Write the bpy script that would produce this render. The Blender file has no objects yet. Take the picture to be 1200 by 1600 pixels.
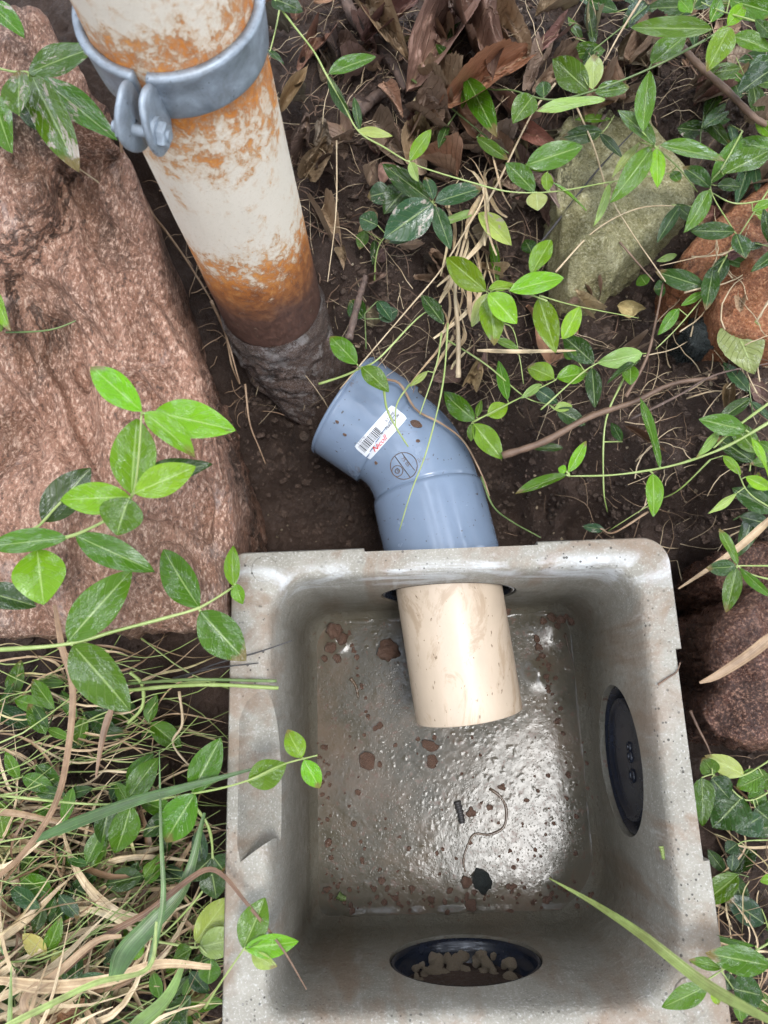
import bpy, bmesh, math, random
import numpy as np
from mathutils import Vector, Matrix, Quaternion
from mathutils.bvhtree import BVHTree
random.seed(7)
rng = np.random.default_rng(7)
S = bpy.context.scene
C = S.collection
# ------------------------------------------------------------------ camera
CAM = Vector((0, 0, .66)); FPX = 1155.0
RW = [[0.9989385332350479, 0.03916044430690446, 0.024254204169520427],
      [-0.03165230504754959, 0.9661017238713614, -0.25621395496334826],
      [-0.033465480773295544, 0.25517429089637855, 0.966315757328909]]
RM = Matrix(RW)
cd = bpy.data.cameras.new('camera'); cam = bpy.data.objects.new('camera', cd); C.objects.link(cam)
cam.matrix_world = Matrix.Translation(CAM) @ RM.to_4x4()
cd.sensor_fit = 'VERTICAL'; cd.sensor_height = 36; cd.lens = FPX / 1600 * 36
cd.clip_start = .01; cd.clip_end = 200
cd.dof.use_dof = True; cd.dof.focus_distance = .74; cd.dof.aperture_fstop = 11
S.camera = cam
# ------------------------------------------------------------------ world, sun, exposure
SUN_EL, SUN_AZ = 75, 132       # azimuth clockwise from +Y
w = bpy.data.worlds.new('World'); S.world = w; w.use_nodes = True
nt = w.node_tree; nt.nodes.clear()
def wn(t, **k):
    n = nt.nodes.new(t)
    for a, b in k.items(): setattr(n, a, b)
    return n
out = wn('ShaderNodeOutputWorld'); bg = wn('ShaderNodeBackground'); bg.inputs['Strength'].default_value = .07
sky = wn('ShaderNodeTexSky', sky_type='NISHITA'); sky.sun_disc = False
sky.sun_elevation = math.radians(SUN_EL); sky.sun_rotation = math.radians(SUN_AZ)
tc = wn('ShaderNodeTexCoord'); nz = wn('ShaderNodeTexNoise'); nz.inputs['Scale'].default_value = 3.4; nz.inputs['Detail'].default_value = 4
rp = wn('ShaderNodeValToRGB'); rp.color_ramp.elements[0].position = .38; rp.color_ramp.elements[0].color = (5.2, 5.5, 5.9, 1)
rp.color_ramp.elements[1].position = .57; rp.color_ramp.elements[1].color = (10.5, 10.9, 11.6, 1)
_h = rp.color_ramp.elements.new(.66); _h.color = (70, 77, 90, 1)
mx = wn('ShaderNodeMix', data_type='RGBA'); mx.inputs['Factor'].default_value = .85
L = nt.links.new
L(tc.outputs['Generated'], nz.inputs['Vector']); L(nz.outputs['Fac'], rp.inputs['Fac'])
L(sky.outputs['Color'], mx.inputs['A']); L(rp.outputs['Color'], mx.inputs['B']); L(mx.outputs['Result'], bg.inputs['Color'])
L(bg.outputs['Background'], out.inputs['Surface'])
sd = bpy.data.lights.new('sun', 'SUN'); sd.energy = 1.5; sd.angle = math.radians(16); sd.color = (1, .985, .965)
sun = bpy.data.objects.new('sun', sd); C.objects.link(sun)
_e, _a = math.radians(SUN_EL), math.radians(SUN_AZ)
sun.rotation_euler = Vector((math.sin(_a)*math.cos(_e), math.cos(_a)*math.cos(_e), math.sin(_e))).to_track_quat('Z', 'Y').to_euler()
S.view_settings.view_transform = 'Standard'; S.view_settings.look = 'None'
S.view_settings.exposure = 0.92; S.view_settings.gamma = 1
# ------------------------------------------------------------------ helpers
def ray(px, py): return (RM @ Vector(((px-600)/FPX, (800-py)/FPX, -1.0)))
def P(px, py, z=0.0):
    r = ray(px, py); return CAM + r * ((z-CAM.z)/r.z)
def hsh(ix, iy, iz):
    h = (ix*374761393 + iy*668265263 + iz*2147483647) & 0xffffffff
    h = ((h ^ (h >> 13))*1274126177) & 0xffffffff
    return ((h ^ (h >> 16)) & 0xffff)/65535.0*2-1
def vn(x, y, z=0.0):
    x = np.asarray(x, float); y = np.asarray(y, float); z = np.zeros_like(x)+z
    fx, fy, fz = np.floor(x), np.floor(y), np.floor(z)
    ix, iy, iz = fx.astype(np.int64), fy.astype(np.int64), fz.astype(np.int64)
    a, b, c = x-fx, y-fy, z-fz
    a, b, c = a*a*(3-2*a), b*b*(3-2*b), c*c*(3-2*c)
    def l(p, q, t): return p+(q-p)*t
    g = lambda i, j, k: hsh(ix+i, iy+j, iz+k)
    return l(l(l(g(0,0,0), g(1,0,0), a), l(g(0,1,0), g(1,1,0), a), b), l(l(g(0,0,1), g(1,0,1), a), l(g(0,1,1), g(1,1,1), a), b), c)
def fbm(x, y, s, z=0.0, o=4):
    r = 0; am = 1; x = np.asarray(x, float); y = np.asarray(y, float)
    for i in range(o):
        r = r+am*vn(x*s+i*17.3, y*s-i*9.1, z*s+i*5.7); s *= 2.03; am *= .5
    return r
def mk(name, vs, fs, mat=None, parent=None, smooth=True, uv=None):
    me = bpy.data.meshes.new(name)
    me.from_pydata([tuple(v) for v in vs], [], [tuple(f) for f in fs]); me.update()
    if uv is not None:
        l = me.uv_layers.new(name='UVMap')
        idx = np.zeros(len(me.loops), dtype=np.int64); me.loops.foreach_get('vertex_index', idx)
        l.data.foreach_set('uv', np.asarray(uv, float)[idx].ravel())
    if smooth: me.polygons.foreach_set('use_smooth', [True]*len(me.polygons))
    if mat: me.materials.append(mat)
    return link(name, me, parent)
def link(name, me, parent=None):
    o = bpy.data.objects.new(name, me); C.objects.link(o)
    if parent is not None: attach(o, parent)
    return o
def attach(o, parent):
    o.parent = parent
    pl = parent.location if parent.parent is None else parent.parent.location + parent.location
    if o.type == 'MESH' or True:
        o.matrix_local = Matrix.Translation(-pl) @ o.matrix_basis
def empty(name, loc=(0, 0, 0)):
    o = bpy.data.objects.new(name, None); C.objects.link(o); o.location = loc; o.empty_display_size = .02; return o
def tag(o, label=None, cat=None, group=None, kind=None):
    if label: o['label'] = label
    if cat: o['category'] = cat
    if group: o['group'] = group
    if kind: o['kind'] = kind
    return o
def spline(pts, n):
    pts = [Vector(p) for p in pts]
    if len(pts) == 2: return [pts[0].lerp(pts[1], i/(n-1)) for i in range(n)]
    q = [pts[0]*2-pts[1]]+pts+[pts[-1]*2-pts[-2]]
    out = []
    m = len(pts)-1
    for i in range(n):
        t = i/(n-1)*m; k = min(int(t), m-1); t -= k
        a, b, c, d = q[k:k+4]
        out.append(.5*((2*b)+(c-a)*t+(2*a-5*b+4*c-d)*t*t+(3*b-a-3*c+d)*t**3))
    return out
def tube_geo(path, rad, ns=8, vs=None, fs=None, cap=True, refdir=None):
    if vs is None: vs, fs = [], []
    n = len(path); b0 = len(vs)
    t = (path[1]-path[0]).normalized()
    ref = refdir or (Vector((0, 0, 1)) if abs(t.z) < .9 else Vector((1, 0, 0)))
    u = t.cross(ref).normalized()
    for i in range(n):
        t = (path[min(i+1, n-1)]-path[max(i-1, 0)])
        t = t.normalized() if t.length > 1e-9 else Vector((0, 0, 1))
        u = (u-t*u.dot(t)).normalized(); v = t.cross(u)
        r = rad(i/(n-1)) if callable(rad) else (rad[i] if isinstance(rad, (list, tuple)) else rad)
        for k in range(ns):
            a = 2*math.pi*k/ns
            vs.append(path[i]+(u*math.cos(a)+v*math.sin(a))*r)
    for i in range(n-1):
        for k in range(ns):
            k2 = (k+1) % ns
            fs.append((b0+i*ns+k, b0+i*ns+k2, b0+(i+1)*ns+k2, b0+(i+1)*ns+k))
    if cap:
        fs.append(tuple(b0+k for k in reversed(range(ns)))); fs.append(tuple(b0+(n-1)*ns+k for k in range(ns)))
    return vs, fs
def ribbon_geo(path, wid, vs, fs, uv, val, fold=.25, twist=0.0, roll=0.0):
    n = len(path); b0 = len(vs)
    for i in range(n):
        t = (path[min(i+1, n-1)]-path[max(i-1, 0)]).normalized()
        up = Vector((0, 0, 1)); s = t.cross(up)
        s = s.normalized() if s.length > 1e-4 else Vector((1, 0, 0)); up = s.cross(t)
        a = roll+twist*i/(n-1); s2 = s*math.cos(a)+up*math.sin(a); u2 = up*math.cos(a)-s*math.sin(a)
        wv = wid(i/(n-1))
        vs += [path[i]-s2*wv/2+u2*wv*fold, path[i], path[i]+s2*wv/2+u2*wv*fold]
        uv += [(val, 0), (val, .5), (val, 1)]
    for i in range(n-1):
        a = b0+i*3
        fs += [(a, a+1, a+4, a+3), (a+1, a+2, a+5, a+4)]
def ico(sub):
    bm = bmesh.new(); bmesh.ops.create_icosphere(bm, subdivisions=sub, radius=1)
    v = np.array([x.co[:] for x in bm.verts]); f = [tuple(q.index for q in p.verts) for p in bm.faces]; bm.free(); return v, f
def idw(ctrl, X, Y, p=3.0):
    num = np.zeros_like(X); den = np.zeros_like(X)
    for cx, cy, cz in ctrl:
        wt = 1/(((X-cx)**2+(Y-cy)**2)+1e-5)**(p/2); num += wt*cz; den += wt
    return num/den
# ------------------------------------------------------------------ materials
class NT:
    def __init__(s, name):
        s.m = bpy.data.materials.new(name); s.m.use_nodes = True; s.t = s.m.node_tree
        s.b = s.t.nodes['Principled BSDF']; s.o = s.t.nodes['Material Output']
    def n(s, t, **k):
        x = s.t.nodes.new(t)
        for a, b in k.items(): setattr(x, a, b)
        return x
    def l(s, a, b): s.t.links.new(a, b)
    def coord(s, kind='Object'): return s.n('ShaderNodeTexCoord').outputs[kind]
    def map(s, vec, scale=(1, 1, 1), rot=(0, 0, 0)):
        m = s.n('ShaderNodeMapping'); m.inputs['Scale'].default_value = scale; m.inputs['Rotation'].default_value = rot
        s.l(vec, m.inputs['Vector']); return m.outputs[0]
    def noise(s, vec, sc, det=4, rough=.55, dist=0):
        x = s.n('ShaderNodeTexNoise'); x.inputs['Scale'].default_value = sc; x.inputs['Detail'].default_value = det
        x.inputs['Roughness'].default_value = rough; x.inputs['Distortion'].default_value = dist
        s.l(vec, x.inputs['Vector']); return x.outputs['Fac']
    def vor(s, vec, sc, feat='F1', outp='Distance', rnd=1):
        x = s.n('ShaderNodeTexVoronoi', feature=feat); x.inputs['Scale'].default_value = sc; x.inputs['Randomness'].default_value = rnd
        s.l(vec, x.inputs['Vector']); return x.outputs[outp]
    def ramp(s, fac, st, interp='LINEAR'):
        r = s.n('ShaderNodeValToRGB'); e = r.color_ramp; e.interpolation = interp
        while len(e.elements) < len(st): e.elements.new(.5)
        for q, (p, c) in zip(e.elements, st):
            q.position = p; q.color = (c, c, c, 1) if isinstance(c, (int, float)) else (*c, 1)
        s.l(fac, r.inputs['Fac']); return r.outputs['Color']
    def mix(s, f, a, b, bt='MIX'):
        x = s.n('ShaderNodeMix', data_type='RGBA', blend_type=bt)
        for v, i in ((f, 'Factor'), (a, 'A'), (b, 'B')):
            sock = x.inputs[i] if i == 'Factor' else [q for q in x.inputs if q.name == i and q.type == 'RGBA'][0]
            if isinstance(v, (int, float)): sock.default_value = v if i == 'Factor' else (v, v, v, 1)
            elif isinstance(v, tuple): sock.default_value = (*v, 1)
            else: s.l(v, sock)
        return [q for q in x.outputs if q.type == 'RGBA'][0]
    def math(s, op, a, b=0.0, c=0.0, clamp=False):
        x = s.n('ShaderNodeMath', operation=op, use_clamp=clamp)
        for i, v in enumerate((a, b, c)):
            if isinstance(v, (int, float)): x.inputs[i].default_value = v
            else: s.l(v, x.inputs[i])
        return x.outputs[0]
    def sep(s, v):
        x = s.n('ShaderNodeSeparateXYZ'); s.l(v, x.inputs[0]); return x.outputs
    def bump(s, h, st=.3, d=.002, prev=None):
        x = s.n('ShaderNodeBump'); x.inputs['Strength'].default_value = st; x.inputs['Distance'].default_value = d
        s.l(h, x.inputs['Height'])
        if prev is not None: s.l(prev, x.inputs['Normal'])
        return x.outputs[0]
    def fin(s, col=None, rough=None, nrm=None, spec=None, metal=None):
        for v, k in ((col, 'Base Color'), (rough, 'Roughness'), (nrm, 'Normal'), (spec, 'Specular IOR Level'), (metal, 'Metallic')):
            if v is None: continue
            if isinstance(v, (int, float)): s.b.inputs[k].default_value = v
            elif isinstance(v, tuple): s.b.inputs[k].default_value = (*v, 1)
            else: s.l(v, s.b.inputs[k])
        return s.m
def mat_soil():
    m = NT('soil'); v = m.coord()
    n1 = m.noise(v, 9, 5); n2 = m.noise(v, 150, 8, .8); n3 = m.noise(v, 620, 3, .7)
    c = m.ramp(n1, [(.3, (.030, .017, .012)), (.55, (.064, .037, .026)), (.75, (.105, .062, .043))])
    c = m.mix(m.ramp(n2, [(.42, 0), (.7, .8)]), c, (.085, .052, .036))
    c = m.mix(m.ramp(n3, [(.62, 0), (.70, .8)]), c, (.20, .14, .10))
    b = m.bump(n2, 1, .008); b = m.bump(n3, .9, .003, b)
    return m.fin(c, m.ramp(n2, [(.35, .35), (.6, .85)]), b)
def mat_rock(name, cols, spk, sc=1.0, lich=0.0, rough=(.35, .75), stretch=(1, 1, 1)):
    m = NT(name); v = m.map(m.coord(), stretch, (0, 0, .5))
    n1 = m.noise(v, 9*sc, 8, .68, .8); n2 = m.noise(v, 75*sc, 7, .75); n3 = m.noise(v, 330*sc, 4, .75)
    c = m.ramp(n1, [(.32, cols[0]), (.5, cols[1]), (.68, cols[2])])
    c = m.mix(m.ramp(n2, [(.45, 0), (.65, .6)]), c, cols[3])
    c = m.mix(m.ramp(n3, [(.53, 0), (.62, .7)]), c, spk)
    c = m.mix(m.ramp(n3, [(.36, .75), (.46, 0)]), c, tuple(x*.45 for x in cols[0]))
    n5 = m.noise(m.map(v, (1, .35, 1)), 190*sc, 4, .8)
    c = m.mix(m.ramp(n5, [(.55, 0), (.64, .4)]), c, spk); c = m.mix(m.ramp(n5, [(.34, .45), (.43, 0)]), c, cols[0])
    if lich:
        n4 = m.noise(v, 14*sc, 6, .75)
        c = m.mix(m.ramp(n4, [(.6 if lich < .8 else .53, 0), (.7 if lich < .8 else .61, lich*.8)]), c, (.42, .38, .36))
    big = m.noise(v, 3.2*sc, 5, .6, .5)
    c = m.mix(m.ramp(big, [(.40, .62), (.54, 0)]), c, m.mix(1.0, c, (.62, .66, .64), 'MULTIPLY'))
    cr = m.ramp(m.noise(m.map(v, (1, .6, 1)), 10*sc, 7, .7, 1.5), [(.475, 0), (.497, 1), (.503, 1), (.525, 0)])
    crm = m.math('MULTIPLY', cr, m.ramp(m.noise(v, 5*sc, 2), [(.5, 0), (.6, 1)]))
    c = m.mix(m.math('MULTIPLY', crm, .7), c, tuple(q*.4 for q in cols[0]))
    b = m.bump(m.math('SUBTRACT', n1, m.math('MULTIPLY', crm, .35)), .9, .016); b = m.bump(n2, .8, .005, b); b = m.bump(n3, .8, .002, b)
    return m.fin(c, m.ramp(n2, [(.35, rough[0]), (.65, rough[1])]), b)
M = {}
M['soil'] = mat_soil()
M['rock_red'] = mat_rock('red_granite', [(.085, .050, .033), (.25, .118, .070), (.36, .19, .125), (.15, .078, .050)], (.66, .46, .35), 1, .55, stretch=(1, .55, 1))
M['rock_moss'] = mat_rock('mossy_stone', [(.18, .16, .06), (.36, .32, .15), (.50, .45, .27), (.22, .19, .07)], (.66, .60, .42), 1.4, 0)
M['brick'] = mat_rock('brick_stone', [(.15, .048, .018), (.33, .115, .045), (.46, .18, .08), (.20, .065, .025)], (.6, .32, .17), 1.2, 0, (.2, .6))
M['rock_wet'] = mat_rock('wet_red_stone', [(.03, .013, .009), (.095, .036, .022), (.17, .072, .045), (.055, .024, .016)], (.45, .25, .17), 1.2, 0, (.15, .5))
M['grit'] = mat_rock('grit', [(.17, .085, .055), (.32, .17, .115), (.42, .26, .185), (.20, .11, .08)], (.6, .45, .36), 3, 0, (.1, .35))
M['gravel'] = mat_rock('gravel', [(.30, .20, .12), (.50, .38, .25), (.60, .50, .37), (.36, .25, .15)], (.45, .40, .33), 3, 0, (.2, .6))
M['darkstone'] = mat_rock('dark_stone', [(.02, .025, .025), (.04, .05, .048), (.07, .085, .08), (.03, .035, .035)], (.14, .15, .14), 3, 0, (.1, .4))
def mat_concrete():
    m = NT('concrete'); v = m.coord(); x = m.sep(v)
    n1 = m.noise(v, 8, 5, .6); n2 = m.noise(v, 60, 5, .7); n3 = m.noise(v, 500, 2, .6)
    c = m.ramp(n1, [(.3, (.185, .172, .140)), (.55, (.275, .257, .215)), (.75, (.38, .36, .315))])
    c = m.mix(m.ramp(n2, [(.4, 0), (.75, .5)]), c, (.20, .185, .155))
    c = m.mix(m.ramp(n3, [(.55, 0), (.7, .55)]), c, (.50, .49, .46))
    st = m.noise(m.map(v, (1, 1, .25)), 16, 5, .65, .5)                 # brown washed stains
    c = m.mix(m.ramp(st, [(.48, 0), (.62, .7)]), c, (.19, .125, .08))
    stk = m.noise(m.map(v, (1, 1, .12)), 90, 4, .7)
    c = m.mix(m.ramp(stk, [(.55, 0), (.72, .45)]), c, (.17, .15, .12)); c = m.mix(m.ramp(stk, [(.28, .35), (.42, 0)]), c, (.50, .49, .46))
    # white lime bloom on the upper far wall
    lime = m.math('MULTIPLY', m.ramp(m.noise(m.map(v, (.5, 1, 1.2)), 22, 4, .6, 1.0), [(.46, 0), (.60, 1)]),
                  m.math('MULTIPLY', m.ramp(x[1], [(.095, 0), (.110, 1), (.123, 1), (.130, 0)]), m.ramp(m.math('ADD', x[2], .1), [(.04, 0), (.07, 1)])))
    c = m.mix(m.math('MULTIPLY', lime, .55), c, (.62, .64, .66))
    p1 = m.vor(v, 270); p2 = m.vor(v, 270, outp='Color'); gate = m.ramp(m.sep(p2)[0], [(.45, 0), (.5, 1)])
    rad = m.math('MULTIPLY', m.sep(p2)[1], .34)
    top = m.ramp(m.math('ADD', x[2], .1), [(.06, .25), (.098, 1)])
    pore = m.math('MULTIPLY', m.math('MULTIPLY', m.math('LESS_THAN', p1, rad), gate), m.math('MULTIPLY', top, m.ramp(m.noise(v, 13, 3), [(.42, .15), (.58, 1)])))
    c = m.mix(m.math('MULTIPLY', pore, .85), c, (.035, .03, .025))
    # mud and algae tidemark low on the walls
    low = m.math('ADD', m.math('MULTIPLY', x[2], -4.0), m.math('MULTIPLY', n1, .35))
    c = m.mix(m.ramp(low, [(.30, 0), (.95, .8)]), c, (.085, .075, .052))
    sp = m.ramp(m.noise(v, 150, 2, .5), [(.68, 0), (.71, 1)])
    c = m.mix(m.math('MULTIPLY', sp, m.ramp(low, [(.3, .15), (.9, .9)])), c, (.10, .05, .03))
    h = m.math('SUBTRACT', m.math('MULTIPLY', n2, .6), m.math('MULTIPLY', pore, 1.2))
    b = m.bump(m.noise(v, 28, 6, .7), .6, .005); b = m.bump(h, .8, .0022, b); b = m.bump(n3, .6, .0008, b)
    r = m.mix(m.ramp(low, [(.6, 0), (1.1, 1)]), m.ramp(n2, [(.3, .55), (.6, .8)]), m.ramp(n2, [(.3, .22), (.7, .5)]))
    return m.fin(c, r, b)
M['concrete'] = mat_concrete()
def mat_mud():
    m = NT('wet_mud'); v = m.coord()
    n1 = m.noise(v, 14, 4, .6); n2 = m.noise(v, 130, 4, .6, .4); n3 = m.noise(v, 420, 2, .6); n0 = m.noise(v, 6, 2)
    c = m.ramp(n1, [(.3, (.048, .043, .029)), (.5, (.078, .067, .047)), (.7, (.115, .085, .058))])
    c = m.mix(m.ramp(n2, [(.58, 0), (.66, .8)]), c, (.09, .05, .032))
    c = m.mix(m.ramp(n3, [(.66, 0), (.72, .8)]), c, (.16, .10, .07))
    amp = m.ramp(n0, [(.38, .2), (.56, 1)])
    h = m.math('MULTIPLY', m.math('ADD', m.math('MULTIPLY', m.noise(v, 160, 3, .5, .3), .8), m.math('MULTIPLY', n3, .25)), amp)
    pit = m.math('MULTIPLY', m.ramp(m.vor(v, 330), [(.12, 0), (.34, 1)]), m.math('MULTIPLY', amp, .5))
    b = m.bump(m.math('ADD', h, pit), .17, .0009)
    m.b.inputs['Coat Weight'].default_value = .0
    return m.fin(c, m.ramp(n2, [(.35, .08), (.7, .26)]), b, .22)
M['mud'] = mat_mud()
def mat_pipe():
    m = NT('rusty_paint'); v = m.coord('Object'); x = m.sep(v)
    n1 = m.noise(v, 22, 6, .65, .6); n2 = m.noise(v, 110, 8, .78, .4); n3 = m.noise(v, 420, 4, .7)
    ns = m.noise(m.map(v, (1, 1, .7)), 45, 8, .78, .3)
    z = m.math('ADD', x[2], m.math('MULTIPLY', m.math('SUBTRACT', n1, .5), .05))
    # rust strength by height (object origin at ground z=0); ramp covers z 0..0.5
    zz = m.math('MULTIPLY', m.math('ADD', z, .1), 1/.6)
    def q(h): return (h+.1)/.6
    band = m.ramp(zz, [(q(.06), 1), (q(.10), .80), (q(.135), .47), (q(.165), .14), (q(.20), .08), (q(.215), .16), (q(.245), .34), (q(.270), .48), (q(.295), .68), (q(.325), .62), (q(.345), .46), (q(.37), .20)])
    f = m.math('ADD', band, m.math('MULTIPLY', m.math('SUBTRACT', ns, .5), 1.5))
    f = m.math('ADD', f, m.math('MULTIPLY', m.math('SUBTRACT', n2, .5), 1.9))
    rust = m.ramp(f, [(.45, 0), (.55, .6), (.72, 1)])
    stain = m.ramp(f, [(.22, 0), (.50, .62)])
    paint = m.mix(m.ramp(n3, [(.60, 0), (.72, .6)]), (.63, .565, .47), (.40, .33, .25))
    paint = m.mix(m.ramp(n2, [(.62, 0), (.74, .5)]), paint, (.36, .26, .16))
    rc = m.ramp(n2, [(.30, (.075, .024, .012)), (.42, (.26, .072, .012)), (.54, (.50, .165, .022)), (.70, (.66, .34, .10))])
    dark = m.ramp(zz, [(q(-.02), 1), (q(.055), .97), (q(.095), .45), (q(.13), 0)])
    rc = m.mix(dark, rc, m.ramp(n2, [(.3, (.035, .018, .013)), (.6, (.085, .038, .025)), (.75, (.15, .07, .045))]))
    c = m.mix(stain, paint, (.48, .27, .11)); c = m.mix(rust, c, rc)
    h = m.math('ADD', m.math('MULTIPLY', rust, -.5), m.math('MULTIPLY', n2, .6))
    b = m.bump(h, .6, .0018); b = m.bump(n3, .4, .0006, b)
    return m.fin(c, m.mix(rust, m.ramp(n3, [(.3, .45), (.7, .6)]), m.ramp(n2, [(.3, .45), (.7, .85)])), b)
M['pipe'] = mat_pipe()
def mat_plain(name, col, rough=.5, metal=0, sc=60, var=.25, dirt=None, dsc=40, dth=(.6, .68), damt=.8, bst=.15, bd=.0008, spec=.5, stretch=(1, 1, 1)):
    m = NT(name); v = m.map(m.coord(), stretch)
    n = m.noise(v, sc, 5, .65, .3)
    a = tuple(x*(1-var) for x in col); b_ = tuple(min(1, x*(1+var)) for x in col)
    c = m.ramp(n, [(.3, a), (.7, b_)])
    if dirt:
        d = m.noise(v, dsc, 6, .75, .8); c = m.mix(m.ramp(d, [(dth[0], 0), (dth[1], damt)]), c, dirt)
        d2 = m.noise(v, dsc*9, 2, .5); c = m.mix(m.ramp(d2, [(.70, 0), (.73, .8)]), c, tuple(x*.5 for x in dirt))
    r = m.ramp(n, [(.3, max(.02, rough-.12)), (.7, min(1, rough+.12))])
    return m.fin(c, r, m.bump(n, bst, bd), spec, metal)
M['galv'] = mat_plain('galvanised_steel', (.255, .295, .34), .5, .4, 70, .38, (.18, .19, .20), 45, (.50, .66), .5, .5, .0012)
M['pvc_grey'] = mat_plain('grey_pvc', (.165, .215, .295), .2, 0, 25, .06, (.13, .09, .065), 26, (.61, .70), .7, .05)
M['pvc_beige'] = mat_plain('beige_pvc', (.50, .40, .30), .42, 0, 25, .10, (.27, .17, .09), 34, (.52, .62), .45, .08, stretch=(1, .45, 1))
M['black_plastic'] = mat_plain('black_plastic', (.010, .013, .022), .22, 0, 40, .3, (.05, .045, .04), 60, (.66, .72), .4, .1, spec=.5)
M['crust'] = mat_rock('crust', [(.055, .030, .020), (.12, .068, .046), (.20, .125, .09), (.08, .045, .032)], (.42, .38, .37), 3, .85, (.6, .9))
M['bark'] = mat_plain('bark', (.095, .062, .048), .75, 0, 120, .6, (.28, .25, .23), 70, (.58, .68), .6, .9, .002, stretch=(1, 1, 1))
M['clod'] = mat_rock('clods', [(.035, .02, .014), (.085, .05, .035), (.15, .095, .07), (.06, .035, .025)], (.24, .17, .13), 2)
def mat_stem(name, a, b, rough=.4):
    m = NT(name); v = m.coord(); n = m.noise(v, 35, 4); n2 = m.noise(v, 300, 3)
    c = m.mix(m.ramp(n2, [(.6, 0), (.75, .4)]), m.ramp(n, [(.35, a), (.65, b)]), tuple(x*.5 for x in a))
    return m.fin(c, rough, m.bump(n2, .3, .0008))
M['stem'] = mat_stem('green_stem', (.20, .27, .07), (.30, .36, .13))
M['stem_d'] = mat_stem('dark_stem', (.07, .12, .03), (.15, .20, .07))
M['straw'] = mat_stem('straw', (.34, .25, .15), (.50, .40, .26), .55)
M['twig'] = mat_stem('twig', (.075, .042, .026), (.17, .105, .068), .6)
M['twig_dark'] = mat_stem('dark_twig', (.02, .018, .017), (.05, .045, .045), .5)
M['root'] = mat_stem('root', (.20, .12, .07), (.36, .25, .16), .6)
M['worm'] = mat_stem('mud_root', (.07, .045, .03), (.12, .08, .05), .2)
def mat_leaf(name, serr=False, lat=8.0):
    m = NT(name); uvm = m.n('ShaderNodeUVMap', uv_map='UVMap').outputs[0]; x = m.sep(uvm)
    oi = m.n('ShaderNodeObjectInfo'); v = m.coord()
    col = oi.outputs['Color']; rnd = oi.outputs['Random']; mud = oi.outputs['Alpha']
    wv = m.n('ShaderNodeVectorMath', operation='SCALE'); m.l(v, wv.inputs[0]); wv.inputs['Scale'].default_value = 1
    ad = m.n('ShaderNodeVectorMath', operation='ADD'); m.l(wv.outputs[0], ad.inputs[0])
    cb = m.n('ShaderNodeCombineXYZ'); m.l(m.math('MULTIPLY', rnd, 40), cb.inputs[0]); m.l(cb.outputs[0], ad.inputs[1]); vv = ad.outputs[0]
    n = m.noise(vv, 2.6, 5, .6); n2 = m.noise(vv, 16, 3, .6)
    au = m.math('ABSOLUTE', m.math('SUBTRACT', x[0], .5))
    mid = m.ramp(au, [(.012, 1), (.035, 0)])
    ph = m.math('MULTIPLY', m.math('SUBTRACT', x[1], m.math('MULTIPLY', au, .55)), lat)
    fr = m.math('ABSOLUTE', m.math('SUBTRACT', m.math('FRACT', ph), .5))
    latv = m.ramp(fr, [(.0, 1), (.07, 0)])
    light = m.mix(.45, col, (.50, .62, .25))
    c = m.mix(m.ramp(n, [(.35, 0), (.7, .42)]), col, m.mix(1.0, col, (.55, .62, .40), 'MULTIPLY'))
    c = m.mix(m.math('MULTIPLY', latv, .30 if not serr else .4), c, light)
    c = m.mix(m.math('MULTIPLY', mid, .75), c, light)
    spots = m.ramp(m.noise(vv, 7, 6, .75), [(.64, 0), (.67, .65)])
    c = m.mix(spots, c, (.10, .07, .03))
    edge = m.math('MULTIPLY', m.ramp(m.math('ADD', m.math('MULTIPLY', x[1], .8), m.math('MULTIPLY', n, .5)), [(.90, 0), (.98, .8)]), m.math('GREATER_THAN', rnd, .72))
    c = m.mix(edge, c, (.16, .10, .04))
    # dried mud film where alpha < 1
    mf = m.ramp(m.math('ADD', m.noise(vv, 3.4, 7, .7, .5), m.math('MULTIPLY', mud, -.45)), [(.27, 0), (.32, .9)])
    c = m.mix(m.math('MULTIPLY', mf, m.math('LESS_THAN', mud, .97)), c, (.36, .30, .25))
    h = m.math('ADD', m.math('MULTIPLY', latv, -.6), m.math('MULTIPLY', m.math('ADD', mid, m.math('MULTIPLY', n2, .8)), .7))
    b = m.bump(h, .5 if not serr else .9, .0011)
    wet = m.noise(vv, 3.2, 5, .6)
    r = m.ramp(wet, [(.46, .12), (.58, .32), (.7, .42)])
    m.fin(c, r, b, .24)
    m.l(m.ramp(wet, [(.47, 1), (.52, 0)]), m.b.inputs['Coat Weight']); m.b.inputs['Coat Roughness'].default_value = .06; m.b.inputs['Coat IOR'].default_value = 1.7; m.l(m.bump(m.noise(vv, 9, 3), 1, .006), m.b.inputs['Coat Normal'])
    tr = m.n('ShaderNodeBsdfTranslucent'); m.l(m.mix(.5, c, (.30, .50, .04)), tr.inputs['Color'])
    ms = m.n('ShaderNodeMixShader'); ms.inputs[0].default_value = .18
    m.l(m.b.outputs[0], ms.inputs[1]); m.l(tr.outputs[0], ms.inputs[2]); m.l(ms.outputs[0], m.o.inputs['Surface'])
    return m.m
M['leaf'] = mat_leaf('leaf'); M['leaf_serr'] = mat_leaf('serrated_leaf', True, 9.0)
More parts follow.
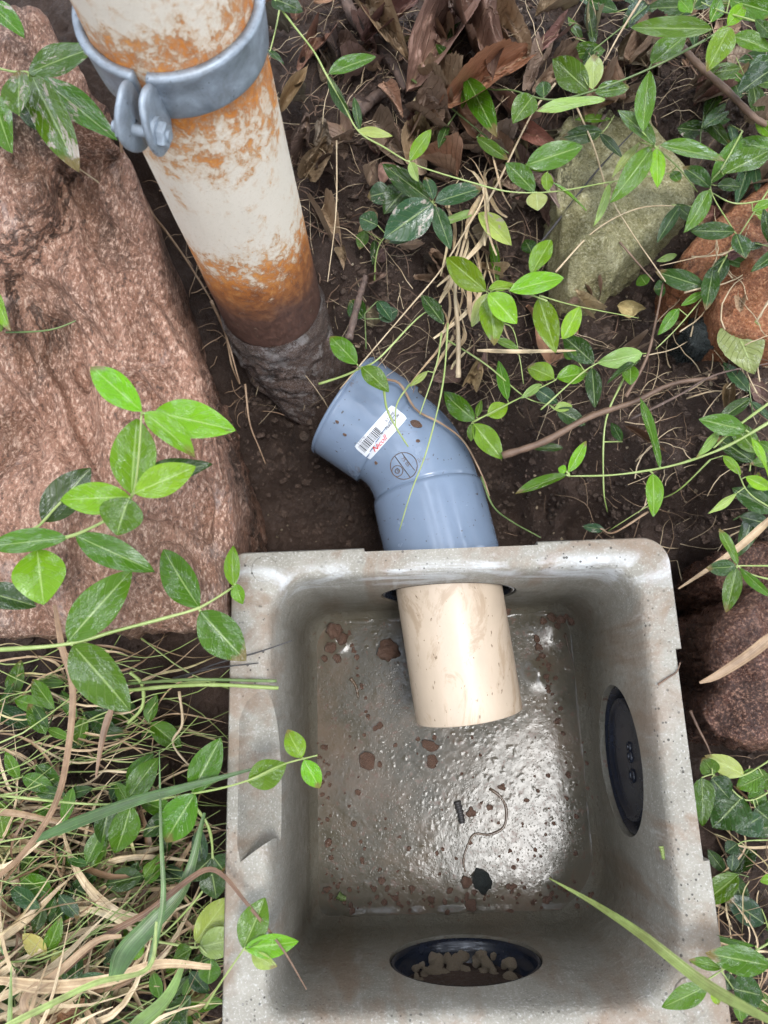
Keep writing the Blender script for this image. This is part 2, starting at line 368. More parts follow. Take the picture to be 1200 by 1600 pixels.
def mat_dead():
    m = NT('dead_leaf'); uvm = m.n('ShaderNodeUVMap', uv_map='UVMap').outputs[0]; x = m.sep(uvm)
    oi = m.n('ShaderNodeObjectInfo'); v = m.coord(); col = oi.outputs['Color']
    n = m.noise(v, 3, 5, .65); n2 = m.noise(v, 14, 5, .7)
    au = m.math('ABSOLUTE', m.math('SUBTRACT', x[0], .5))
    mid = m.ramp(au, [(.01, 1), (.03, 0)])
    fr = m.math('ABSOLUTE', m.math('SUBTRACT', m.math('FRACT', m.math('MULTIPLY', m.math('SUBTRACT', x[1], m.math('MULTIPLY', au, .8)), 9)), .5))
    latv = m.ramp(fr, [(.0, 1), (.09, 0)])
    c = m.mix(m.ramp(n, [(.3, .75), (.6, 0)]), col, m.mix(1.0, col, (.45, .38, .32), 'MULTIPLY'))
    c = m.mix(m.ramp(n2, [(.6, 0), (.75, .7)]), c, (.07, .04, .025))
    c = m.mix(m.math('MULTIPLY', m.math('MAXIMUM', mid, m.math('MULTIPLY', latv, .6)), .45), c, (.42, .28, .16))
    h = m.math('ADD', m.math('MULTIPLY', latv, .7), n2)
    return m.fin(c, .5, m.bump(h, .9, .0015))
M['dead'] = mat_dead()
def mat_grass(name, st, rough=.45):
    m = NT(name); uvm = m.n('ShaderNodeUVMap', uv_map='UVMap').outputs[0]; x = m.sep(uvm); v = m.coord()
    c = m.ramp(x[0], st); n = m.noise(v, 45, 4, .7)
    c = m.mix(m.ramp(n, [(.42, 0), (.62, .6)]), c, m.mix(1.0, c, (.42, .34, .26), 'MULTIPLY'))
    cb = m.n('ShaderNodeCombineXYZ'); m.l(m.math('MULTIPLY', x[1], 9), cb.inputs[0]); m.l(m.math('MULTIPLY', x[0], 90), cb.inputs[1])
    sv = m.n('ShaderNodeVectorMath', operation='MULTIPLY_ADD'); m.l(v, sv.inputs[0]); sv.inputs[1].default_value = (6, 6, 6); m.l(cb.outputs[0], sv.inputs[2])
    s = m.noise(sv.outputs[0], 1.6, 3, .7)
    c = m.mix(m.ramp(s, [(.40, .6), (.52, 0)]), c, m.mix(1.0, c, (.5, .42, .34), 'MULTIPLY')); c = m.mix(m.ramp(s, [(.56, 0), (.68, .4)]), c, m.mix(.5, c, (.8, .7, .45)))
    return m.fin(c, rough, m.bump(s, .4, .0006))
M['drygrass'] = mat_grass('dry_grass', [(0, (.13, .06, .03)), (.3, (.27, .17, .095)), (.6, (.50, .37, .22)), (.85, (.66, .54, .35)), (1, (.44, .40, .17))])
M['greengrass'] = mat_grass('green_grass', [(0, (.035, .09, .02)), (.35, (.08, .17, .035)), (.65, (.20, .30, .07)), (1, (.36, .42, .14))], .35)
M['white'] = mat_plain('sticker_paper', (.60, .62, .66), .4, 0, 200, .03, (.45, .40, .33), 60, (.62, .75), .4, .05)
M['ink'] = mat_plain('black_ink', (.02, .02, .022), .5)
M['redink'] = mat_plain('red_ink', (.62, .03, .03), .5)
# ------------------------------------------------------------------ ground
def W(l): return [(P(a, b, z).x, P(a, b, z).y, z) for a, b, z in l]
GC = W([(430,700,-.20),(450,800,-.24),(520,780,-.24),(560,830,-.25),(400,850,-.25),(400,640,-.14),(470,650,-.18),(385,560,-.07),
 (545,590,-.13),(600,575,-.085),(640,590,-.09),(720,650,-.115),(775,740,-.17),(800,820,-.23),(850,800,-.20),(900,830,-.24),(900,765,-.15),
 (870,700,-.08),(950,650,-.05),(1050,700,-.07),(1050,800,-.17),(1090,900,-.25),(1150,850,-.13),(1200,750,-.06),(1100,1000,-.28),(1110,1100,-.27),
 (1120,1250,-.24),(1160,1400,-.18),(1200,1300,-.12),(1200,1500,-.14),(1160,1600,-.22),(540,480,-.02),(520,380,.02),(450,100,.08),(600,400,0),
 (600,250,.03),(600,100,.06),(750,100,.07),(750,300,.02),(750,500,-.03),(680,560,-.06),(900,520,-.03),(950,300,-.01),(1000,100,.05),(1150,150,.05),
 (1150,600,-.02),(1190,60,.06),(210,200,.10),(240,300,.03),(300,400,-.02),(350,500,-.06),(100,50,.08),(470,560,-.05),
 (20,1050,-.13),(200,1050,-.14),(330,1050,-.19),(340,1200,-.24),(340,1400,-.24),(330,1580,-.22),(200,1200,-.14),(200,1400,-.12),(50,1200,-.10),
 (50,1400,-.08),(100,1590,-.07),(250,1590,-.12),(100,600,-.1),(200,800,-.16),(350,900,-.22)])
GC += [(0,-.4,-.05),(.2,-.45,-.05),(-.3,-.5,-.05),(.5,-.4,-.05),(.7,0,0),(.8,.5,.05),(.4,.9,.08),(0,.95,.1),(-.5,.95,.1),(-.8,.3,0),(-.8,-.3,-.05)]
BX0, BX1, BY0, BY1 = -.158, .2395, -.262, .1424        # outer box
def axis(lo, hi, st):
    a = list(np.arange(lo, hi, st)); s = st; x = hi; up = []
    while x < 40: up.append(x); s *= 1.35; x += s
    s = st; x = lo; dn = []
    while x > -40: s *= 1.35; x -= s; dn.append(x)
    return np.array(dn[::-1]+a+up)
gx, gy = axis(-.66, .72, .0036), axis(-.46, .86, .0036)
GXX, GYY = np.meshgrid(gx, gy)
def ground_z(X, Y):
    Z = idw(GC, X, Y, 3.2)
    far = np.clip((np.hypot(X, Y)-1.0)/1.5, 0, 1); Z = Z*(1-far)
    amp = np.clip((.3+Z)/.2, .35, 1)
    Z = Z+.012*fbm(X, Y, 14)*amp+.006*fbm(X+5, Y, 60, 0, 3)+.0035*np.abs(fbm(X, Y+9, 190, 0, 2))
    d = np.maximum(np.maximum(BX0-X, X-BX1), np.maximum(BY0-Y, Y-BY1))    # <0 inside the box
    t = np.clip((d+.018)/.010, 0, 1); return Z*t+(-.34)*(1-t)
GZ = ground_z(GXX, GYY)
nx, ny = len(gx), len(gy)
V = np.stack([GXX.ravel(), GYY.ravel(), GZ.ravel()], 1)
i = np.arange(ny-1)[:, None]*nx+np.arange(nx-1)[None]; i = i.ravel()
F = np.stack([i, i+1, i+1+nx, i+nx], 1)
gme = bpy.data.meshes.new('ground'); gme.from_pydata(V.tolist(), [], F.tolist()); gme.update()
gme.polygons.foreach_set('use_smooth', [True]*len(gme.polygons)); gme.materials.append(M['soil'])
ground = link('ground', gme); tag(ground, kind='structure')
# ------------------------------------------------------------------ stones
def stone(name, outline, ctrl, mat, label, depth=.2, amp=.006, seed=0, rnd=.02, cat='stone', nang=220, ledge=0.0, under=.02):
    """rock lofted from its rounded rim down to a buried foot"""
    base = sum(c[2] for c in ctrl)/len(ctrl)
    o = [P(a, b, idwp(ctrl, a, b)) for a, b in outline]
    cx = sum(p.x for p in o)/len(o); cy = sum(p.y for p in o)/len(o)
    cw = [(P(a, b, z).x, P(a, b, z).y, z) for a, b, z in ctrl]
    # resample outline by angle about the centre
    pts = spline([Vector((p.x, p.y, 0)) for p in o+[o[0]]], 900)
    ang = np.array([math.atan2(p.y-cy, p.x-cx) for p in pts]); rr = np.array([math.hypot(p.x-cx, p.y-cy) for p in pts])
    od = np.argsort(ang); ang, rr = ang[od], rr[od]
    th = np.linspace(-math.pi, math.pi, nang, endpoint=False); R0 = np.interp(th, ang, rr, period=2*math.pi)
    R0 = R0*(1+.012*fbm(np.cos(th)*3+seed, np.sin(th)*3, 2)+.006*fbm(np.cos(th)*9+seed, np.sin(th)*9, 3))
    rings = []; K = int(nang*.34)
    for k in range(1, K+1):
        s = k/K; rings.append((1-(1-s)**1.0, 0, s))
    verts = [(cx, cy, 0)]
    X = []; Y = []; Zo = []
    mr = float(np.mean(R0))
    for s, _, _ in rings:
        x = cx+np.cos(th)*R0*s; y = cy+np.sin(th)*R0*s
        e = (1-s)*mr; dz = -(rnd*.8)*np.clip(1-e/rnd, 0, 1)**2
        X.append(x); Y.append(y); Zo.append(dz+0*x)
    X = np.array(X); Y = np.array(Y); Zo = np.array(Zo)
    T = idw(cw, X, Y, 3)
    edge = np.clip(np.linspace(0, 1, K)*-6+6, 0.25, 1)[:, None]
    xr, yr = X*.87+Y*.5, Y*.87-X*.5; nzv = amp*(1.6*fbm(X*1+seed, Y*.55, 9, seed)-1.3*np.clip(.28-np.abs(fbm(xr+seed, yr*.45+3, 16, seed, 4)), 0, 1)*2.2+.5*np.abs(fbm(xr+seed, yr*.5+3, 45, seed, 3))+.22*fbm(X, Y+seed, 150, seed, 3))
    if ledge: nzv += ledge*(lambda q: np.floor(q)+np.clip((q-np.floor(q))*5-4, 0, 1))(3.2*(fbm(xr*1.0+seed, yr*.45, 11, seed, 3)+1))*.55
    Zt = T+Zo+nzv
    sides = []
    for j in range(1, 15):
        t = j/14; q = 1+.012*math.sin(t*2.2)-under*t
        x = cx+np.cos(th)*R0*q; y = cy+np.sin(th)*R0*q
        z = Zt[-1]-depth*t
        g = amp*.9*fbm(np.cos(th)*2+seed, np.sin(th)*2, 5, j*.35)+amp*.3*fbm(np.cos(th)*6+seed, np.sin(th)*6, 9, j*.8)
        x += np.cos(th)*g; y += np.sin(th)*g; sides.append((x, y, z))
    cz = float(idw(cw, np.array([cx]), np.array([cy]), 3)[0])
    vs = [(cx, cy, cz)]
    for k in range(K): vs += list(zip(X[k], Y[k], Zt[k]))
    for x, y, z in sides: vs += list(zip(x, y, z))
    vs[0] = (cx, cy, float(np.mean(Zt[0])))
    fs = [(0, 1+a, 1+(a+1) % nang) for a in range(nang)]
    for k in range(K+13):
        b0 = 1+k*nang
        for a in range(nang):
            a2 = (a+1) % nang; fs.append((b0+a, b0+nang+a, b0+nang+a2, b0+a2))
    fs.append(tuple(1+(K+13)*nang+a for a in reversed(range(nang))))
    return tag(mk(name, vs, fs, mat), label, cat)
def idwp(ctrl, a, b):
    n = d = 0
    for x, y, z in ctrl:
        w_ = 1/((x-a)**2+(y-b)**2+1); n += w_*z; d += w_
    return n/d
rock1 = stone('rock', [(235,320),(258,400),(284,500),(318,590),(344,680),(362,760),(370,835),(362,872),(352,930),(340,978),(200,990),(80,993),(-60,990),(-230,900),(-270,600),(-170,330),(0,240),(100,225),(180,240),(212,275)],
 [(340,700,.015),(365,860,-.005),(320,560,.03),(250,400,.06),(150,450,.075),(200,650,.055),(140,700,.03),(60,700,.005),(70,570,.035),(15,520,.06),(20,640,.03),(20,400,.085),(200,850,.035),(100,900,.035),(0,830,.04),(300,970,0),(50,975,.015),(200,975,.01),(-100,700,.05),(-200,500,.08),(180,270,.07),(90,330,.065)],
 M['rock_red'], 'large red-brown granite rock filling the left side beside the pit', .30, .006, 3, .014, nang=420, ledge=.022, under=.17)
rock2 = stone('rock', [(-170,60),(-60,10),(60,15),(92,70),(128,112),(140,165),(168,215),(120,222),(84,262),(82,335),(44,400),(0,436),(-120,440),(-200,300)],
 [(60,30,.13),(140,180,.12),(70,300,.11),(0,420,.10),(-100,200,.14),(40,180,.135)], M['rock_red'], 'smaller red rock in the top left corner behind the muddy leaves', .25, .007, 9, .02, ledge=.006)
stone('stone', [(862,225),(905,170),(985,165),(1035,215),(1088,295),(1050,345),(985,402),(925,474),(884,470),(872,400),(866,330)],
 [(900,200,.035),(1000,220,.04),(1080,290,.035),(950,300,.05),(1040,300,.05),(985,395,.035),(900,400,.045),(925,470,.0),(885,470,.0),(868,350,.015),(866,420,.0),(905,330,.05),(940,400,.048)], M['rock_moss'], 'yellow-green mossy wedge-shaped stone among the vine leaves', .14, .005, 5, .005, ledge=.010)
stone('stone', [(1210,270),(1145,320),(1085,372),(1068,400),(1078,425),(1112,440),(1125,480),(1152,512),(1220,520),(1330,480),(1340,300)],
 [(1150,350,.05),(1080,400,.035),(1150,490,.03),(1200,400,.06),(1300,400,.07),(1120,430,.03)], M['brick'], 'orange brick-like stone at the right edge by the pale serrated leaf', .14, .004, 12, .007)
stone('stone', [(1210,905),(1165,935),(1125,975),(1118,1030),(1128,1070),(1108,1105),(1118,1135),(1160,1160),(1215,1170),(1330,1150),(1350,950)],
 [(1150,970,-.03),(1130,1060,-.04),(1120,1110,-.05),(1180,1140,-.04),(1200,1050,-.02),(1300,1050,-.02)], M['rock_wet'], 'wet dark red stone right of the concrete box', .2, .006, 21, .016)
stone('stone', [(1215,840),(1150,850),(1128,880),(1135,915),(1180,935),(1230,930),(1320,900),(1300,830)],
 [(1180,880,-.06),(1230,860,-.05)], M['rock_wet'], 'reddish stone half buried in soil above the wet dark red stone', .15, .005, 27, .014)
stone('stone', [(1078,505),(1105,478),(1135,485),(1148,512),(1125,535),(1090,532)], [(1120,520,.0),(1080,540,-.01)], M['darkstone'], 'glossy black stone between the orange stone and the twigs', .1, .004, 31, .012)
# ------------------------------------------------------------------ concrete box
def rrect(x0, x1, y0, y1, rad, n=10):
    c = [(x1, y1, -1, -1, 0, rad[0]), (x0, y1, 1, -1, 90, rad[1]), (x0, y0, 1, 1, 180, rad[2]), (x1, y0, -1, 1, 270, rad[3])]
    o = []
    for x, y, sx, sy, a0, r in c:
        for k in range(n+1):
            a = math.radians(a0+90*k/n); o.append((x+sx*r+math.cos(a)*r, y+sy*r+math.sin(a)*r))
    return o
def dens(p, m=6):
    o = []
    for i in range(len(p)):
        a, b = p[i], p[(i+1) % len(p)]
        o.append(a)
        if math.dist(a, b) > .02:
            for k in range(1, 24): o.append((a[0]+(b[0]-a[0])*k/24, a[1]+(b[1]-a[1])*k/24))
    return o
IX0, IX1, IY0, IY1 = -.120, .2075, -.2305, .1155
FLOOR = -.242
outer = [.024, .012, .012, .014]; 
def ring(ins, z, inner=False, r=None):
    if inner: return [(x, y, z) for x, y in dens(rrect(IX0+ins, IX1-ins, IY0+ins, IY1-ins, r or [.030+ins*.2, .034, .014, .058]))]
    return [(x, y, z) for x, y in dens(rrect(BX0+ins, BX1-ins, BY0+ins, BY1-ins, [max(.003, q-ins) for q in outer]))]
rings = [ring(0, -.29), ring(0, -.10), ring(0, -.004), ring(.0015, -.001), ring(.004, 0)]
rings += [ring(-.010, 0, True), ring(-.006, -.0008, True), ring(-.003, -.0035, True), ring(-.001, -.010, True), ring(0, -.022, True), ring(.001, -.06, True), ring(.0015, -.12, True), ring(.002, -.18, True), ring(.003, -.215, True), ring(.006, -.230, True), ring(.012, -.239, True), ring(.022, FLOOR, True)]
nv = len(rings[0]); vs = [p for r in rings for p in r]
fs = []
for k in range(len(rings)-1):
    for a in range(nv):
        a2 = (a+1) % nv; fs.append((k*nv+a, k*nv+a2, (k+1)*nv+a2, (k+1)*nv+a))
fs.append(tuple(reversed(range(nv)))); fs.append(tuple((len(rings)-1)*nv+a for a in range(nv)))
HZ, HR = -.120, .0715
HN = Vector((.0455, .116, HZ)); HS = Vector((.043, -.2305, HZ)); HE = Vector((.2075, -.056, HZ))
def cutter(kind, loc, axis=None, r=.01, l=.1, size=None, rot=0):
    bm = bmesh.new()
    if kind == 'cyl':
        bmesh.ops.create_cone(bm, cap_ends=True, segments=64, radius1=r, radius2=r, depth=l)
        q = Vector((0, 0, 1)).rotation_difference(Vector(axis)); bmesh.ops.transform(bm, matrix=Matrix.Translation(loc) @ q.to_matrix().to_4x4(), verts=bm.verts)
    elif kind == 'ell':
        bmesh.ops.create_uvsphere(bm, u_segments=40, v_segments=24, radius=1)
        bmesh.ops.transform(bm, matrix=Matrix.Translation(loc) @ Matrix.Diagonal((*size, 1)), verts=bm.verts)
    else:
        bmesh.ops.create_cube(bm, size=1); bmesh.ops.transform(bm, matrix=Matrix.Translation(loc) @ Matrix.Diagonal((*size, 1)), verts=bm.verts)
    bmesh.ops.recalc_face_normals(bm, faces=bm.faces)
    me = bpy.data.meshes.new('cut'); bm.to_mesh(me); bm.free(); return bpy.data.objects.new('cut', me)
def wedge():
    ya, yb = P(400, 1352, 0).y, P(400, 1082, 0).y
    bm = bmesh.new(); L4 = []
    for z, xa, a, b in ((.02, -.149, ya-.006, yb+.006), (-.001, -.1475, ya, yb), (-.014, -.142, ya+.002, yb-.012), (-.035, -.132, ya+.005, yb-.032), (-.052, -.118, ya+.009, yb-.055)):
        L4.append([bm.verts.new(p) for p in ((xa, a+.016, z), (xa, b-.022, z), (xa+.006, b-.008, z), (xa+.016, b, z), (-.09, b, z), (-.09, a+.036, z), (xa+.016, a+.012, z), (xa+.003, a+.003, z))])
    for j in range(4):
        for k in range(8): bm.faces.new((L4[j][k], L4[j][(k+1) % 8], L4[j+1][(k+1) % 8], L4[j+1][k]))
    bm.faces.new(L4[0]); bm.faces.new(L4[-1]); bmesh.ops.recalc_face_normals(bm, faces=bm.faces)
    me = bpy.data.meshes.new('cut'); bm.to_mesh(me); bm.free(); return bpy.data.objects.new('cut', me)
cuts = [cutter('cyl', HN+Vector((0, .012, 0)), (0, 1, 0), HR, .08), cutter('cyl', HS-Vector((0, .012, 0)), (0, 1, 0), HR, .08), cutter('cyl', HE+Vector((.012, 0, 0)), (1, 0, 0), HR, .08),
        cutter('box', (.043, BY1+.003, 0), size=(.158, .014, .9)), cutter('box', (BX1+.0015, -.043, 0), size=(.016, .17, .9)),
        wedge()]
notch_w, notch_e = P(700, 853, 0).x, P(1050, 1205, 0).y
cuts[3].matrix_world = Matrix.Identity(4)
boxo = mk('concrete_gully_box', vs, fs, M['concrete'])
bmx = bmesh.new(); bmx.from_mesh(boxo.data); bmesh.ops.recalc_face_normals(bmx, faces=bmx.faces); bmx.to_mesh(boxo.data); bmx.free()
for c in cuts:
    C.objects.link(c); md = boxo.modifiers.new('b', 'BOOLEAN'); md.operation = 'DIFFERENCE'; md.solver = 'EXACT'; md.object = c
dg = bpy.context.evaluated_depsgraph_get()
bme = bpy.data.meshes.new_from_object(boxo.evaluated_get(dg)); boxo.modifiers.clear(); boxo.data = bme
for c in cuts: bpy.data.objects.remove(c)
bme.materials.clear(); bme.materials.append(M['concrete'])
bmx = bmesh.new(); bmx.from_mesh(bme)
bmesh.ops.triangulate(bmx, faces=[f for f in bmx.faces if len(f.verts) > 4])
for e in bmx.edges:
    e.smooth = not (len(e.link_faces) == 2 and e.calc_face_angle(0) > .6)
for f in bmx.faces: f.smooth = True
bmx.to_mesh(bme); bmx.free()
box = empty('drain_box', ((BX0+BX1)/2, (BY0+BY1)/2, -.29)); tag(box, 'square grey concrete gully box with pipe holes, wet mud inside', 'drain box')
boxo.name = 'box_shell'; attach(boxo, box)
def discring(name, c, r0, r1, z0, h, mat, parent, ax=(0, 0, 1), n=48, r_in=0):
    vs = []; fs = []
    q = Vector((0, 0, 1)).rotation_difference(Vector(ax))
    prof = [(r_in, z0+h), (r0, z0+h), (r1, z0+h*.5), (r1, z0)]
    for r, z in prof:
        for k in range(n):
            a = 2*math.pi*k/n; vs.append(Vector(c)+q @ Vector((math.cos(a)*r, math.sin(a)*r, z)))
    for j in range(3):
        for k in range(n): k2 = (k+1) % n; fs.append((j*n+k, (j+1)*n+k, (j+1)*n+k2, j*n+k2))
    if r_in == 0: pass
    return mk(name, vs, fs, mat, parent)
pc = P(413, 889, 0); discring('corner_boss', (pc.x, pc.y, 0), .0108, .0118, 0, .0009, M['concrete'], box, r_in=.0)
pc = P(1082, 1558, 0); discring('corner_boss', (pc.x, pc.y, 0), .0130, .0142, 0, .0010, M['concrete'], box, r_in=.0)
# black end cap set in the right-hand hole
cap = empty('end_cap', HE+Vector((.03, 0, -HR))); tag(cap, 'round black plastic cap closing the hole in the right wall', 'pipe cap')
def lathe(name, c, ax, prof, mat, parent=None, n=64, a0=0, a1=2*math.pi):
    q = Vector((0, 0, 1)).rotation_difference(Vector(ax)); vs = []; fs = []
    for r, z in prof:
        for k in range(n):
            a = 2*math.pi*k/n; vs.append(Vector(c)+q @ Vector((math.cos(a)*r, math.sin(a)*r, z)))
    for j in range(len(prof)-1):
        for k in range(n): k2 = (k+1) % n; fs.append((j*n+k, j*n+k2, (j+1)*n+k2, (j+1)*n+k))
    return mk(name, vs, fs, mat, parent)
lathe('socket_ring', HE, (1, 0, 0), [(HR+.004, .034), (HR-.0012, .033), (HR-.0012, .004), (HR-.004, .003), (HR-.0045, .012), (.061, .016), (.060, .020)], M['black_plastic'], cap)
dk = lathe('cap_disc', HE, (1, 0, 0), [(.0, .009), (.050, .0085), (.0535, .0075), (.0555, .004), (.058, .004), (.0585, .022)], M['black_plastic'], cap)
# raised markings on the cap
for dy, rr in ((-.012, .0075), (.006, .0065), (.015, .0055)):
    lathe('raised_mark', HE+Vector((.009, dy-.004, .002)), (-1, 0, 0), [(rr*.55, 0), (rr*.6, .0016), (rr*.9, .0018), (rr, .0)], M['black_plastic'], cap, 20)
# black seal in the far hole
seal = lathe('rubber_seal', HN, (0, 1, 0), [(HR-.001, .023), (HR-.001, .0), (HR-.004, -.0012), (HR-.006, .004), (HR-.0075, .03), (.058, .034)], M['black_plastic'])
tag(seal, 'black rubber ring around the beige pipe in the far wall hole', 'seal')
# outlet pipe in the near hole, half filled with gravel
outp = empty('outlet_pipe', HS+Vector((0, -.03, -HR))); tag(outp, 'black outlet pipe with gravel in the near wall hole', 'pipe')
lathe('socket', HS, (0, -1, 0), [(HR+.004, .10), (HR-.0008, .03), (HR-.0012, .001), (HR-.004, 0), (HR-.0055, .006), (.0655, .012), (.062, .0125), (.0615, .12)], M['black_plastic'], outp)
lathe('back_plate', HS+Vector((0, -.11, 0)), (0, -1, 0), [(0, 0), (.064, 0)], M['black_plastic'], outp, 32)
# mud and water film on the floor
def mudz(X, Y):
    base = FLOOR+.004
    n = .0003*fbm(X, Y, 14)+.00007*fbm(X, Y, 110, 0, 3)*np.clip(fbm(X, Y, 9, 3)+.7, .15, 1)
    def d(px, py, r, h): p = P(px, py, FLOOR); return h*np.exp(-((X-p.x)**2+(Y-p.y)**2)/r**2)
    n = n+d(525, 1000, .012, .006)+d(860, 975, .02, .003)+d(840, 1050, .012, .003)
    for ex in (IX0+.006, IX1-.008): n = n+.0028*np.exp(-((X-ex)/.0022)**2)*np.clip(vn(X*9, Y*60)+.35, 0, 1)
    n = n+.0030*np.exp(-((Y-(IY1-.009))/.0025)**2)*np.clip(vn(X*60, Y*9)+.2, 0, 1)+.0020*np.exp(-((Y-(IY0+.012))/.004)**2)*np.clip(vn(X*70+5, Y*9)+.2, 0, 1)
    bub = np.maximum(0, vn(X*420, Y*420)-.66)*.0020*np.clip(vn(X*25, Y*25)+.6, 0, 1); n = n+bub
    return base+np.maximum(n, -.0006)
mx_, my_ = np.arange(IX0-.002, IX1+.004, .0014), np.arange(IY0-.002, IY1+.004, .0014)
XX, YY = np.meshgrid(mx_, my_); ZZ = mudz(XX, YY)
nX, nY = len(mx_), len(my_); ii = (np.arange(nY-1)[:, None]*nX+np.arange(nX-1)[None]).ravel()
mud = mk('wet_mud', np.stack([XX.ravel(), YY.ravel(), ZZ.ravel()], 1).tolist(), np.stack([ii, ii+1, ii+1+nX, ii+nX], 1).tolist(), M['mud'])
tag(mud, kind='stuff', label='glistening film of wet mud covering the floor of the concrete box', cat='mud')
# ------------------------------------------------------------------ rusty standpipe, clamp
PX, PY, PR = -.123, .396, .050
sp = empty('downpipe', (PX, PY, -.12)); tag(sp, 'rust-stained cream standpipe rising out of the soil', 'pipe')
n = 96; vs = []; fs = []; zs = list(np.linspace(-.05, 1.1, 160))
for z in zs:
    for k in range(n):
        a = 2*math.pi*k/n; r = PR+.0004*float(vn(math.cos(a)*6, math.sin(a)*6, z*30))
        vs.append((PX+math.cos(a)*r, PY+math.sin(a)*r, z))
zi = len(vs)
for z in (1.1, .9):
    for k in range(n): a = 2*math.pi*k/n; vs.append((PX+math.cos(a)*(PR-.003), PY+math.sin(a)*(PR-.003), z))
for j in range(len(zs)+1):
    for k in range(n): k2 = (k+1) % n; fs.append((j*n+k, j*n+k2, (j+1)*n+k2, (j+1)*n+k))
mk('pipe_tube', vs, fs, M['pipe'], sp).matrix_local = Matrix.Translation((-PX, -PY, .12))
# crusty collar at its foot
vs = []; fs = []; pr = [(.0502, .004), (.054, -.012), (.053, -.03), (.056, -.05), (.056, -.075), (.055, -.10), (.052, -.13), (.048, -.17), (.04, -.22)]
pr = [(float(np.interp(t, np.linspace(0, 1, len(pr)), [a for a, b in pr])), float(np.interp(t, np.linspace(0, 1, len(pr)), [b for a, b in pr]))) for t in np.linspace(0, 1, 50)]
for r, z in pr:
    for k in range(n):
        a = 2*math.pi*k/n; rr = r+.0030*float(fbm(np.array(math.cos(a)*.05), np.array(math.sin(a)*.05), 110, z, 4))*min(1, (-.005-z)/.02+.1)
        vs.append((PX+math.cos(a)*rr+(.0 if z > -.06 else (-.06-z)*.28), PY+math.sin(a)*rr+(0 if z > -.06 else (z+.06)*.25), z))
for j in range(len(pr)-1):
    for k in range(n): k2 = (k+1) % n; fs.append((j*n+k, (j+1)*n+k, (j+1)*n+k2, j*n+k2))
mk('crusted_collar', vs, fs, M['crust'], sp)
# clamp
CZ = .313; cl = empty('pipe_clamp', (PX, PY, CZ)); tag(cl, 'galvanised steel clamp bolted around the rusty standpipe', 'clamp')
aL = math.atan2(-.345-0, -.05) ; aL = math.radians(255)
def cring(name, a0, a1, prof, mat, parent, n=90):
    vs = []; fs = []; m = len(prof)
    for k in range(n+1):
        a = a0+(a1-a0)*k/n
        for r, z in prof: vs.append((PX+math.cos(a)*r, PY+math.sin(a)*r, CZ+z))
    for k in range(n):
        for j in range(m): j2 = (j+1) % m; fs.append((k*m+j, (k+1)*m+j, (k+1)*m+j2, k*m+j2))
    fs.append(tuple(range(m))); fs.append(tuple(n*m+j for j in reversed(range(m))))
    return mk(name, vs, fs, mat, parent)
cprof = [(.0503, -.0150), (.0522, -.0155), (.0530, -.0140), (.0538, -.007), (.0545, .003), (.0550, .010), (.0560, .0135), (.0556, .0155), (.0535, .0165), (.0505, .0162), (.0501, .0)]
gap = math.radians(4.5)
cring('band', aL+gap, aL+math.pi-gap, cprof, M['galv'], cl); cring('band', aL+math.pi+gap, aL+2*math.pi-gap, cprof, M['galv'], cl)
def lug(aa, side, big):
    """rounded ear plate bent out from the band"""
    er = Vector((math.cos(aa), math.sin(aa), 0)); et = Vector((-math.sin(aa), math.cos(aa), 0))
    cen = Vector((PX, PY, CZ)); vs = []; fs = []; n = 40; th = .0028
    outl = []
    for k in range(n):
        t = 2*math.pi*k/n
        rx = .0655+.0165*math.cos(t); rz = -.004+.0215*math.sin(t)*(1.0-.12*math.cos(t))
        outl.append((rx, rz))
    off = side*(.0052 if big else .0048)
    layers = [(off+side*th/2, 1.0, .0), (off+side*th, .90, .0), (off+side*th, .5, .0), (off+side*th, .05, 0)]
    for o_, s_, _ in [(off-side*th*.2, .05, 0), (off-side*th*.2, .94, 0), (off+side*th*.3, 1, 0), (off+side*th*.8, .98, 0), (off+side*th*1.25, .90, 0), (off+side*th*1.0, .55, 0), (off+side*th*1.0, .05, 0)]:
        for rx, rz in outl:
            x = .0665+(rx-.0665)*s_; z = -.004+(rz+.004)*s_
            fl = side*max(0, (x-.07))*.22
            vs.append(cen+er*x+et*(o_+fl)+Vector((0, 0, z)))
    for j in range(6):
        for k in range(n): k2 = (k+1) % n; fs.append((j*n+k, j*n+k2, (j+1)*n+k2, (j+1)*n+k))
    fs.append(tuple(range(n))); fs.append(tuple(6*n+k for k in reversed(range(n))))
    return mk('ear_plate', vs, fs, M['galv'], cl)
lug(aL, 1, True); lug(aL, -1, True)
er = Vector((math.cos(aL), math.sin(aL), 0)); et = Vector((-math.sin(aL), math.cos(aL), 0)); cen = Vector((PX, PY, CZ-.006))+er*.071
vs, fs = tube_geo([cen-et*.018, cen+et*.017], .0032, 16); mk('bolt', vs, fs, M['galv'], cl, False)
def hexnut(c, ax, r, h, name):
    vs, fs = tube_geo([c, c+ax*h*.15, c+ax*h*.85, c+ax*h], [r*.9, r, r, r*.88], 6); return mk(name, vs, fs, M['galv'], cl, False)
hexnut(cen-et*.0095, -et, .0068, .0055, 'nut'); hexnut(cen+et*.0105, et, .0072, .005, 'bolt_head')
vs, fs = tube_geo([cen+et*.0085, cen+et*.0108], .0092, 28); mk('washer', vs, fs, M['galv'], cl, False)
# wall bracket arm behind the pipe
vs, fs = tube_geo([Vector((PX, PY+.055, CZ)), Vector((PX-.04, PY+.16, CZ)), Vector((PX-.06, PY+.35, CZ))], .007, 12); mk('bracket_rod', vs, fs, M['galv'], cl)
